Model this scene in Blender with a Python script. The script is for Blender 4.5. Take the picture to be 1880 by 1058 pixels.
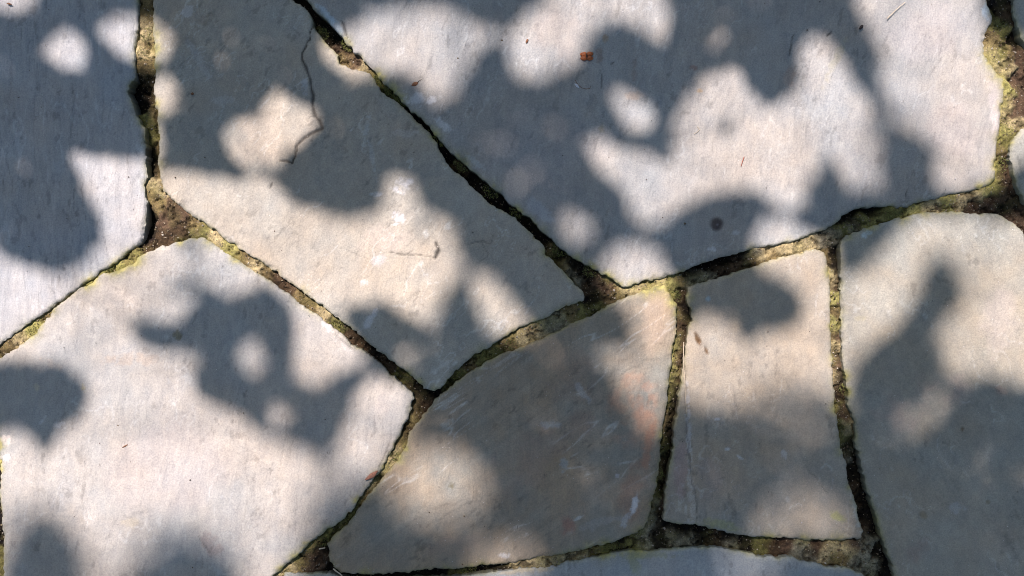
import bpy, math
import numpy as np
from mathutils import Vector

# ------------------------------------------------------------------ camera, sky, sun, exposure
S = 0.00075                                   # metres of paving per traced unit
def W(px, py, z=0.0): return ((px - 940.0) * S, -(py - 529.0) * S, z)

for o in list(bpy.data.objects): bpy.data.objects.remove(o)
scn = bpy.context.scene
COL = scn.collection

cam_d = bpy.data.cameras.new('camera'); cam = bpy.data.objects.new('camera', cam_d); COL.objects.link(cam)
CAM_H = 1.50
cam.location = (0, 0, CAM_H); cam.rotation_euler = (0, 0, 0)
cam_d.sensor_width = 36.0; cam_d.lens = 36.0 * CAM_H / (1880 * S); cam_d.clip_start = 0.05; cam_d.clip_end = 500
scn.camera = cam
scn.cycles.filter_width = 1.0

SUN_EL = math.radians(58.0)
HX, HY = -0.40, 0.9165                        # horizontal direction towards the sun
TO_SUN = np.array([math.cos(SUN_EL) * HX, math.cos(SUN_EL) * HY, math.sin(SUN_EL)])

world = bpy.data.worlds.new('World'); scn.world = world; world.use_nodes = True
nt = world.node_tree; nt.nodes.clear()
wo = nt.nodes.new('ShaderNodeOutputWorld'); bg = nt.nodes.new('ShaderNodeBackground'); sky = nt.nodes.new('ShaderNodeTexSky')
sky.sky_type = 'NISHITA'; sky.sun_disc = False
sky.sun_elevation = SUN_EL; sky.sun_rotation = math.atan2(HX, HY)
sky.air_density = 1.0; sky.dust_density = 1.5; sky.ozone_density = 1.0
nt.links.new(sky.outputs[0], bg.inputs[0]); nt.links.new(bg.outputs[0], wo.inputs[0])
bg.inputs[1].default_value = 0.057

sun_d = bpy.data.lights.new('sun', 'SUN'); sun = bpy.data.objects.new('sun', sun_d); COL.objects.link(sun)
sun_d.energy = 5.0; sun_d.angle = math.radians(0.53); sun_d.color = (1.0, 0.842, 0.826)
sun.rotation_euler = Vector(TO_SUN).to_track_quat('Z', 'Y').to_euler(); sun.location = (-2, 5, 9)

vs = scn.view_settings
scn.display_settings.display_device = 'sRGB'
vs.view_transform = 'Standard'; vs.look = 'None'; vs.exposure = 0.82; vs.gamma = 1.0; vs.use_curve_mapping = False

# ------------------------------------------------------------------ numpy helpers
rng = np.random.RandomState(11)
TAB = rng.rand(512, 512)
def vnoise(x, y, seed=0):
    x = x + seed * 37.31; y = y + seed * 91.7
    xi = np.floor(x).astype(int); yi = np.floor(y).astype(int)
    fx = x - xi; fy = y - yi
    fx = fx * fx * (3 - 2 * fx); fy = fy * fy * (3 - 2 * fy)
    a = TAB[xi % 512, yi % 512]; b = TAB[(xi + 1) % 512, yi % 512]
    c = TAB[xi % 512, (yi + 1) % 512]; d = TAB[(xi + 1) % 512, (yi + 1) % 512]
    return (a * (1 - fx) + b * fx) * (1 - fy) + (c * (1 - fx) + d * fx) * fy
def fbm(x, y, sc, seed=0, oc=4, g=0.5):
    """fractal noise, about -1..1, sc = size of the largest feature"""
    t = 0; a = 1; n = 0; f = 1.0 / sc
    for i in range(oc):
        t = t + a * (vnoise(x * f, y * f, seed + i * 3) * 2 - 1); n += a; a *= g; f *= 2.03
    return t / n * 1.4
def sstep(a, b, x):
    t = np.clip((x - a) / (b - a), 0, 1); return t * t * (3 - 2 * t)
def seg_dist(X, Y, p, q):
    dx, dy = q[0] - p[0], q[1] - p[1]; L = dx * dx + dy * dy + 1e-9
    t = np.clip(((X - p[0]) * dx + (Y - p[1]) * dy) / L, 0, 1)
    return np.hypot(X - p[0] - t * dx, Y - p[1] - t * dy), t
def line_dist(X, Y, pts):
    d = np.full(X.shape, 1e9); u = np.zeros(X.shape); n = len(pts) - 1
    for i in range(n):
        e, t = seg_dist(X, Y, pts[i], pts[i + 1]); m = e < d
        d = np.where(m, e, d); u = np.where(m, (i + t) / n, u)
    return d, u
def poly_sdf(X, Y, P):
    d = np.full(X.shape, 1e9); ins = np.zeros(X.shape, bool); n = len(P)
    for i in range(n):
        p, q = P[i], P[(i + 1) % n]
        e, _ = seg_dist(X, Y, p, q); d = np.minimum(d, e)
        if p[1] != q[1]:
            c = ((p[1] > Y) != (q[1] > Y)) & (X < (q[0] - p[0]) * (Y - p[1]) / (q[1] - p[1]) + p[0])
            ins ^= c
    return np.where(ins, d, -d)

def link(name, me, mat=None, parent=None, label=None, cat=None, group=None, kind=None, loc=None):
    o = bpy.data.objects.new(name, me); COL.objects.link(o)
    if mat is not None and me is not None: me.materials.append(mat)
    if parent is not None: o.parent = parent
    if loc is not None: o.location = loc
    for k, v in (('label', label), ('category', cat), ('group', group), ('kind', kind)):
        if v: o[k] = v
    return o
def mesh_np(name, V, F, smooth=True, col=None, sharp_from=None):
    me = bpy.data.meshes.new(name)
    F = np.asarray(F, dtype=np.int32); k = F.shape[1]
    me.vertices.add(len(V)); me.vertices.foreach_set('co', np.asarray(V, dtype=np.float32).ravel())
    me.loops.add(F.size); me.loops.foreach_set('vertex_index', F.ravel())
    me.polygons.add(len(F)); me.polygons.foreach_set('loop_start', np.arange(0, F.size, k, dtype=np.int32))
    me.polygons.foreach_set('loop_total', np.full(len(F), k, dtype=np.int32))
    sm = np.full(len(F), smooth, bool)
    if sharp_from is not None: sm[sharp_from:] = False
    me.polygons.foreach_set('use_smooth', sm)
    me.update(calc_edges=True); me.validate()
    if col is not None:
        a = me.color_attributes.new('Col', 'FLOAT_COLOR', 'POINT')
        c = np.ones((len(V), 4), dtype=np.float32); c[:, :3] = col
        a.data.foreach_set('color', c.ravel())
    return me

# ------------------------------------------------------------------ materials
def new_mat(name):
    m = bpy.data.materials.new(name); m.use_nodes = True
    n = m.node_tree; n.nodes.clear()
    out = n.nodes.new('ShaderNodeOutputMaterial'); b = n.nodes.new('ShaderNodeBsdfPrincipled')
    n.links.new(b.outputs[0], out.inputs[0]); return m, n, b, out
def node(n, t, **kw):
    x = n.nodes.new(t)
    for k, v in kw.items():
        if hasattr(x, k): setattr(x, k, v)
        else: x.inputs[k.replace('_', ' ')].default_value = v
    return x
def ramp(n, src, a, b, ca=(0, 0, 0, 1), cb=(1, 1, 1, 1)):
    r = n.nodes.new('ShaderNodeValToRGB'); r.color_ramp.elements[0].position = a; r.color_ramp.elements[1].position = b
    r.color_ramp.elements[0].color = ca; r.color_ramp.elements[1].color = cb; n.links.new(src, r.inputs[0]); return r
def mul(n, a, b, fac=1.0, mode='MULTIPLY'):
    m = n.nodes.new('ShaderNodeMix'); m.data_type = 'RGBA'; m.blend_type = mode
    if isinstance(fac, float): m.inputs[0].default_value = fac
    else: n.links.new(fac, m.inputs[0])
    n.links.new(a, m.inputs[6])
    if isinstance(b, tuple): m.inputs[7].default_value = b
    else: n.links.new(b, m.inputs[7])
    return m.outputs[2]

def stone_mat(name, ang=0.0, stretch=4.0, grain=1.0, ripple=0.5, speck=0.5, rough=0.72):
    m, n, b, out = new_mat(name)
    geo = node(n, 'ShaderNodeNewGeometry')
    mp = node(n, 'ShaderNodeMapping'); mp.inputs['Rotation'].default_value = (0, 0, math.radians(ang)); mp.inputs['Scale'].default_value = (1, 1.0 / stretch, 1)
    n.links.new(geo.outputs['Position'], mp.inputs[0])
    at = node(n, 'ShaderNodeAttribute', attribute_name='Col')
    fine = node(n, 'ShaderNodeTexNoise', Scale=520.0, Detail=3.0, Roughness=0.65); n.links.new(geo.outputs['Position'], fine.inputs['Vector'])
    fib = node(n, 'ShaderNodeTexNoise', Scale=330.0, Detail=4.0, Roughness=0.6); n.links.new(mp.outputs[0], fib.inputs['Vector'])
    med = node(n, 'ShaderNodeTexNoise', Scale=70.0, Detail=6.0, Roughness=0.62, Distortion=0.6); n.links.new(mp.outputs[0], med.inputs['Vector'])
    mid = node(n, 'ShaderNodeTexNoise', Scale=26.0, Detail=8.0, Roughness=0.7); n.links.new(geo.outputs['Position'], mid.inputs['Vector'])
    # colour: mineral grain, mottling, light and dark specks
    c = mul(n, at.outputs['Color'], ramp(n, fine.outputs[0], 0.34, 0.66, (.80, .81, .83, 1), (1.15, 1.14, 1.12, 1)).outputs[0], 0.9)
    c = mul(n, c, ramp(n, med.outputs[0], 0.34, 0.66, (.87, .88, .90, 1), (1.08, 1.07, 1.05, 1)).outputs[0], 0.85)
    c = mul(n, c, ramp(n, mid.outputs[0], 0.34, 0.68, (.93, .93, .94, 1), (1.06, 1.05, 1.04, 1)).outputs[0], 0.9)
    vo = node(n, 'ShaderNodeTexVoronoi', Scale=210.0); n.links.new(geo.outputs['Position'], vo.inputs['Vector'])
    sp = ramp(n, vo.outputs['Distance'], 0.05, 0.16, (1, 1, 1, 1), (0, 0, 0, 1))
    vr = ramp(n, vo.outputs['Color'], 0.80, 0.84)
    mm = node(n, 'ShaderNodeMath', operation='MULTIPLY'); n.links.new(sp.outputs[0], mm.inputs[0]); n.links.new(vr.outputs[0], mm.inputs[1])
    m2 = node(n, 'ShaderNodeMath', operation='MULTIPLY'); n.links.new(mm.outputs[0], m2.inputs[0]); m2.inputs[1].default_value = speck
    c = mul(n, c, (.62, .62, .58, 1), m2.outputs[0], 'MIX')
    vd = node(n, 'ShaderNodeTexVoronoi', Scale=150.0); n.links.new(mp.outputs[0], vd.inputs['Vector'])
    sd_ = ramp(n, vd.outputs['Distance'], 0.06, 0.13, (1, 1, 1, 1), (0, 0, 0, 1)); vr2 = ramp(n, vd.outputs['Color'], 0.84, 0.88)
    m3 = node(n, 'ShaderNodeMath', operation='MULTIPLY'); n.links.new(sd_.outputs[0], m3.inputs[0]); n.links.new(vr2.outputs[0], m3.inputs[1])
    m4 = node(n, 'ShaderNodeMath', operation='MULTIPLY'); n.links.new(m3.outputs[0], m4.inputs[0]); m4.inputs[1].default_value = 0.7
    c = mul(n, c, (.10, .09, .075, 1), m4.outputs[0], 'MIX')
    n.links.new(c, b.inputs['Base Color'])
    b.inputs['Roughness'].default_value = rough; b.inputs['Specular IOR Level'].default_value = 0.35
    b1 = node(n, 'ShaderNodeBump', Strength=1.0, Distance=0.0017 * ripple); n.links.new(med.outputs[0], b1.inputs['Height'])
    b2 = node(n, 'ShaderNodeBump', Strength=1.0, Distance=0.00080 * grain); n.links.new(fib.outputs[0], b2.inputs['Height']); n.links.new(b1.outputs[0], b2.inputs['Normal'])
    b3 = node(n, 'ShaderNodeBump', Strength=1.0, Distance=0.00036 * grain); n.links.new(fine.outputs[0], b3.inputs['Height']); n.links.new(b2.outputs[0], b3.inputs['Normal'])
    n.links.new(b3.outputs[0], b.inputs['Normal'])
    return m

def mortar_mat():
    m, n, b, out = new_mat('mortar_and_moss')
    geo = node(n, 'ShaderNodeNewGeometry'); at = node(n, 'ShaderNodeAttribute', attribute_name='Col')
    f = node(n, 'ShaderNodeTexNoise', Scale=600.0, Detail=3.0, Roughness=0.7); n.links.new(geo.outputs['Position'], f.inputs['Vector'])
    g = node(n, 'ShaderNodeTexNoise', Scale=170.0, Detail=5.0, Roughness=0.7); n.links.new(geo.outputs['Position'], g.inputs['Vector'])
    c = mul(n, at.outputs['Color'], ramp(n, f.outputs[0], 0.32, 0.68, (.60, .60, .60, 1), (1.35, 1.32, 1.25, 1)).outputs[0])
    c = mul(n, c, ramp(n, g.outputs[0], 0.35, 0.66, (.62, .62, .60, 1), (1.25, 1.24, 1.2, 1)).outputs[0])
    vo = node(n, 'ShaderNodeTexVoronoi', Scale=330.0); n.links.new(geo.outputs['Position'], vo.inputs['Vector'])
    sp = ramp(n, vo.outputs['Distance'], 0.14, 0.26, (1, 1, 1, 1), (0, 0, 0, 1)); vr = ramp(n, vo.outputs['Color'], 0.86, 0.9)
    mm = node(n, 'ShaderNodeMath', operation='MULTIPLY'); n.links.new(sp.outputs[0], mm.inputs[0]); n.links.new(vr.outputs[0], mm.inputs[1])
    c = mul(n, c, (.36, .32, .25, 1), mm.outputs[0], 'MIX')
    n.links.new(c, b.inputs['Base Color']); b.inputs['Roughness'].default_value = 0.92; b.inputs['Specular IOR Level'].default_value = 0.2
    b1 = node(n, 'ShaderNodeBump', Strength=1.0, Distance=0.0022); n.links.new(g.outputs[0], b1.inputs['Height'])
    b2 = node(n, 'ShaderNodeBump', Strength=1.0, Distance=0.0010); n.links.new(f.outputs[0], b2.inputs['Height']); n.links.new(b1.outputs[0], b2.inputs['Normal'])
    n.links.new(b2.outputs[0], b.inputs['Normal']); return m

def plain_mat(name, col, rough=0.7, var=0.35, scale=300.0, bump=0.0004):
    m, n, b, out = new_mat(name)
    tc = node(n, 'ShaderNodeTexCoord')
    f = node(n, 'ShaderNodeTexNoise', Scale=scale, Detail=4.0, Roughness=0.65); n.links.new(tc.outputs['Object'], f.inputs['Vector'])
    lo = tuple(c * (1 - var) for c in col) + (1,); hi = tuple(min(1, c * (1 + var)) for c in col) + (1,)
    n.links.new(ramp(n, f.outputs[0], 0.3, 0.7, lo, hi).outputs[0], b.inputs['Base Color'])
    b.inputs['Roughness'].default_value = rough
    bb = node(n, 'ShaderNodeBump', Strength=1.0, Distance=bump); n.links.new(f.outputs[0], bb.inputs['Height']); n.links.new(bb.outputs[0], b.inputs['Normal'])
    return m

def leaf_mat():
    m, n, b, out = new_mat('green_leaf')
    tc = node(n, 'ShaderNodeNewGeometry')
    f = node(n, 'ShaderNodeTexNoise', Scale=3.0, Detail=3.0); n.links.new(tc.outputs['Position'], f.inputs['Vector'])
    r = ramp(n, f.outputs[0], 0.3, 0.7, (.030, .060, .014, 1), (.065, .115, .028, 1)); n.links.new(r.outputs[0], b.inputs['Base Color'])
    b.inputs['Roughness'].default_value = 0.5
    t = node(n, 'ShaderNodeBsdfTranslucent'); t.inputs[0].default_value = (.15, .27, .06, 1)
    mx = node(n, 'ShaderNodeMixShader'); mx.inputs[0].default_value = 0.4
    n.links.new(b.outputs[0], mx.inputs[1]); n.links.new(t.outputs[0], mx.inputs[2]); n.links.new(mx.outputs[0], out.inputs[0]); return m

# ------------------------------------------------------------------ traced outlines of the flagstones
A = [(250,-30),(250,0),(251,33),(247,68),(244,85),(245,112),(246,140),(236,155),(232,167),(234,180),(239,190),(243,207),(257,230),(264,238),(265,265),(266,306),(269,323),(262,340),(265,357),(267,374),(265,408),(260,439),(255,448),(235,462),(218,474),(201,486),(185,495),(150,522),(129,536),(90,565),(58,588),(20,614),(0,629),(-60,672),(-330,850),(-600,760),(-700,100),(-560,-330),(-100,-440),(225,-380),(243,-210)]
B = [(282,-30),(282,0),(280,10),(283,24),(282,44),(282,61),(285,88),(285,119),(286,143),(283,163),(284,184),(291,207),(289,221),(292,238),(293,272),(292,299),(295,320),(299,350),(320,367),(344,388),(374,408),(398,425),(415,439),(452,462),(480,480),(497,493),(511,495),(516,507),(535,520),(559,536),(569,546),(589,559),(616,578),(644,600),(671,624),(695,643),(722,663),(749,684),(765,697),(776,705),(781,712),(797,715),(807,713),(820,700),(834,682),(851,665),(868,652),(887,641),(902,634),(925,618),(950,603),(974,591),(991,587),(1012,575),(1039,561),(1056,558),(1071,551),(1071,542),(1056,524),(1036,502),(1019,486),(1010,478),(1000,468),(997,454),(990,445),(971,428),(954,411),(944,401),(930,394),(912,384),(895,372),(878,354),(865,344),(851,327),(834,315),(817,299),(807,282),(800,262),(787,245),(773,231),(759,216),(746,202),(729,190),(712,180),(698,168),(691,156),(686,145),(678,136),(661,131),(637,126),(623,117),(620,102),(606,87),(589,71),(577,54),(572,37),(569,27),(559,15),(543,7),(535,0),(500,-28),(430,-100),(330,-180),(286,-200),(283,-90)]
C = [(565,0),(579,17),(593,29),(606,44),(623,61),(635,77),(645,87),(650,95),(664,105),(678,119),(688,131),(698,143),(712,158),(727,173),(739,187),(756,204),(773,214),(787,231),(797,245),(810,260),(824,272),(837,286),(854,299),(868,313),(885,327),(902,340),(920,355),(934,371),(951,384),(971,398),(988,417),(1012,439),(1032,456),(1056,473),(1080,486),(1104,500),(1121,510),(1138,522),(1144,527),(1158,524),(1182,515),(1212,510),(1240,502),(1260,495),(1294,481),(1328,471),(1362,461),(1396,452),(1427,448),(1458,442),(1485,431),(1516,420),(1536,411),(1546,396),(1563,386),(1580,381),(1611,378),(1638,379),(1652,381),(1672,376),(1699,368),(1726,361),(1760,354),(1791,346),(1818,339),(1828,326),(1827,299),(1835,252),(1837,224),(1845,170),(1842,143),(1825,126),(1810,102),(1806,78),(1810,58),(1818,44),(1822,31),(1818,14),(1813,0),(1805,-120),(1780,-300),(1300,-500),(700,-540),(275,-400),(270,-240),(350,-215),(460,-120),(540,-30)]
D = [(1863,-60),(1863,0),(1864,20),(1871,44),(1878,65),(1910,115),(1960,150),(2320,190),(2400,-320),(1840,-330),(1850,-120)]
E = [(1925,222),(1880,237),(1868,250),(1857,264),(1857,282),(1861,313),(1866,337),(1876,354),(1886,372),(1980,460),(2330,590),(2330,250)]
F = [(-20,672),(0,658),(20,646),(31,639),(48,626),(68,612),(73,602),(85,585),(99,568),(112,558),(143,533),(170,522),(180,510),(190,504),(218,498),(245,486),(253,474),(282,459),(313,449),(340,442),(366,436),(374,439),(391,451),(408,462),(425,473),(452,490),(477,507),(501,522),(525,539),(542,553),(548,561),(569,573),(589,587),(613,605),(644,633),(661,643),(678,655),(698,670),(715,690),(732,701),(742,712),(756,722),(757,732),(753,742),(749,763),(739,780),(734,797),(722,817),(713,837),(705,854),(695,867),(684,880),(667,902),(657,916),(647,933),(633,950),(616,962),(596,975),(579,987),(565,997),(552,1014),(535,1025),(518,1042),(501,1057),(470,1090),(380,1200),(60,1260),(12,1150),(9,1058),(8,1021),(7,987),(5,943),(2,909),(2,868),(1,834),(0,800),(-8,740)]
G = [(-48,692),(-300,870),(-640,1000),(-600,1300),(-20,1290),(-20,1058),(-22,980),(-28,850),(-38,760)]
H = [(601,1000),(606,994),(623,980),(644,960),(654,943),(671,919),(684,902),(698,885),(715,865),(732,844),(746,824),(751,803),(759,786),(773,769),(787,752),(800,732),(814,722),(841,702),(862,686),(885,670),(919,653),(944,643),(985,629),(1012,615),(1056,592),(1080,583),(1104,571),(1124,558),(1158,544),(1185,534),(1205,526),(1218,526),(1229,541),(1240,558),(1241,578),(1240,612),(1234,646),(1229,680),(1223,718),(1221,742),(1216,773),(1214,800),(1211,834),(1207,868),(1204,895),(1197,919),(1192,943),(1182,967),(1165,980),(1138,990),(1107,999),(1056,1011),(988,1023),(936,1033),(885,1038),(851,1042),(827,1045),(783,1045),(749,1051),(698,1053),(650,1054),(627,1052),(616,1045),(606,1031),(603,1014)]
I = [(1265,529),(1294,520),(1328,510),(1362,498),(1400,486),(1427,476),(1458,468),(1485,460),(1502,459),(1512,464),(1517,476),(1521,496),(1524,524),(1524,578),(1526,629),(1528,663),(1529,698),(1532,718),(1531,742),(1536,763),(1539,797),(1543,827),(1551,848),(1556,882),(1567,912),(1577,950),(1584,977),(1582,989),(1570,989),(1536,991),(1485,991),(1434,986),(1379,985),(1345,979),(1311,970),(1287,965),(1253,962),(1219,957),(1221,936),(1224,902),(1228,882),(1230,858),(1235,834),(1240,786),(1245,752),(1248,725),(1253,697),(1258,663),(1262,629),(1267,592),(1274,590),(1272,571),(1265,558),(1264,544)]
J = [(1546,445),(1553,437),(1567,430),(1590,420),(1621,411),(1655,403),(1682,394),(1706,390),(1740,391),(1791,393),(1832,394),(1846,400),(1856,410),(1869,418),(1878,428),(1890,448),(1960,495),(2300,630),(2340,1000),(2100,1310),(1740,1280),(1665,1130),(1643,1058),(1640,1038),(1631,1014),(1621,984),(1611,950),(1601,916),(1589,889),(1585,858),(1579,831),(1572,810),(1572,776),(1567,763),(1559,742),(1559,718),(1555,698),(1548,663),(1548,629),(1546,578),(1546,527),(1546,476)]
K = [(522,1056),(604,1056),(640,1068),(780,1066),(850,1060),(905,1054),(930,1049),(961,1047),(1022,1040),(1042,1034),(1070,1030),(1097,1025),(1124,1018),(1155,1014),(1192,1014),(1219,1011),(1260,1007),(1311,1007),(1345,1012),(1379,1019),(1400,1023),(1431,1026),(1454,1024),(1471,1033),(1502,1038),(1536,1043),(1563,1047),(1580,1055),(1600,1075),(1640,1150),(1705,1290),(1600,1480),(1150,1560),(480,1500),(400,1235),(500,1085)]

# name: outline, base colour (linear), stripe angle, stretch, grain, ripple, speck, label
ST = [
 ('A', A, (.368,.360,.392),   4, 5.0, 1.1, 1.8, .5, 'blue grey flagstone with fine upright ripples, cut by the left edge of the photo'),
 ('B', B, (.372,.338,.314), -38, 2.2, .9, 1.6, .6, 'long greenish grey flagstone with a kinked crack and chalky scuffs'),
 ('C', C, (.348,.332,.342),  -14, 3.0, 1.2, 1.3, .6, 'large slate blue flagstone across the top, under the orange husk'),
 ('D', D, (.33,.33,.33),      20, 3.0, 1.0, .9, .6, 'sliver of grey flagstone in the top right corner'),
 ('E', E, (.36,.35,.34),      20, 3.0, 1.0, .9, .6, 'corner of a pale flagstone at the right edge beside the reddish soil'),
 ('F', F, (.382,.357,.359),  -6, 2.6, 1.0, 1.3, .4, 'large pale flagstone at the lower left with yellowish edge'),
 ('G', G, (.36,.35,.34),      20, 3.0, 1.0, .9, .6, None),
 ('H', H, (.308,.259,.219), -55, 4.0, 1.1, 1.6, .8, 'pinkish brown flagstone with rust stains and slanting pale streaks'),
 ('I', I, (.345,.308,.280),   0, 2.0, .9, .5, .6, 'small upright flagstone with a chalky seam along its left side'),
 ('J', J, (.325,.305,.283),  30, 1.6, 1.2, .6, 1.0, 'sandy grey speckled flagstone at the lower right'),
 ('K', K, (.360,.365,.395),   0, 2.0, 1.0, .6, .5, 'bluish flagstone along the bottom edge'),
]
OUT = {s[0]: s[1] for s in ST}
SEED = {s[0]: i + 1 for i, s in enumerate(ST)}

def stone_sdf(key, X, Y):
    """signed distance to a stone's rough edge (positive inside), traced units"""
    s = SEED[key]
    d = poly_sdf(X, Y, OUT[key])
    amp = 1.5 + 1.3 * vnoise(X / 60.0, Y / 60.0, s + 40)
    return d + amp * fbm(X, Y, 16.0, s + 5, 4, 0.62) + 1.5 * fbm(X, Y, 6.5, s + 9, 2) + 1.5

# cracks and flaked seams: points, half width, depth (mm), tint strength
CR = {
 'B': [([(574,44),(567,75),(556,100),(556,115),(568,142),(576,175),(574,190),(580,215),(592,236),(580,243),(558,252),(544,268),(541,290),(537,299),(512,293)], 2.5, 3.2, .85),
       ([(712,462),(735,467),(768,470),(800,474)], 1.3, 1.1, .6), ([(745,468),(760,460)], 1.0, .7, .5),
       ([(801,448),(805,457),(801,466),(798,474)], 2.6, 3.0, 1.0),
       ([(675,476),(660,470),(640,460),(610,452)], 1.0, .6, .25),
       ([(857,447),(885,443),(900,447),(903,436),(905,429)], 1.2, .9, .45), ([(884,443),(895,465),(892,472),(882,480)], 1.0, .7, .35),
       ([(494,346),(501,337)], 1.8, 1.4, .8), ([(533,50),(546,60),(552,68)], 1.0, .6, .4), ([(472,80),(500,95),(520,90)],1.0,.5,.25),
       ([(700,200),(712,225),(715,238)], 1.0,.7,.4)],
 'C': [([(1455,65),(1452,85),(1448,100)], 1.5, 1.0, .7), ([(1518,65),(1524,57)], 2.0, 1.2, .8),
       ([(1668,345),(1662,360)], 1.3, 1.0, .6), ([(1102,130),(1105,145),(1102,162)], 1.3, .8, .5), ([(1120,118),(1126,116)], 2, 1, .7),
       ([(626,40),(634,55),(643,80)], 1.6, 1.6, .8), ([(1052,397),(1058,392),(1060,385),(1055,380)], 1.0, .7, .35)],
 'A': [([(262,240),(264,262),(267,285)], 1.4, 2.0, .6), ([(12,30),(22,120),(14,230)], 1.5, .6, .2), ([(130,140),(135,200),(128,260),(132,330)], 1.6, .6, .22),
       ([(190,140),(188,190),(186,225)], 1.4, .6, .22), ([(60,60),(66,150),(60,240),(66,330)], 1.4, .5, .2)],
 'F': [([(545,640),(600,652),(620,660)], .8, .4, .2), ([(612,612),(632,628),(648,642)], 1.5, 1.2, .45), ([(155,820),(157,860)], .8, .4, .2),
       ([(695,858),(703,842),(712,822),(716,812)], 1.2, 1.0, .5), ([(335,600),(330,625)], 1.2, .4, .25), ([(365,985),(385,1015),(392,1004)], 1.3,.7,.4)],
 'H': [([(605,1012),(600,1030)], 1.0, .5, .3)],
 'I': [([(1258,628),(1257,680),(1260,760),(1264,830),(1270,880),(1278,920),(1281,955)], 1.5, 1.3, .50),
       ([(1277,612),(1281,622),(1285,630)], 3.2, 2.4, .25), ([(1285,628),(1288,638)], 3.6, 2.6, .25), ([(1294,636),(1296,645),(1299,652)], 2.0, 1.8, .3),
       ([(1475,848),(1490,872),(1520,905)], 1.0, .6, .35), ([(1515,950),(1535,965),(1560,982)], 1.2, .6, .3),
       ([(1512,505),(1509,515),(1516,520)], 1.0,.5,.2)],
 'J': [([(1800,700),(1835,718),(1842,735)], 1.0, .5, .3), ([(1575,520),(1576,560)], .8, .4, .15)],
}
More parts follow.
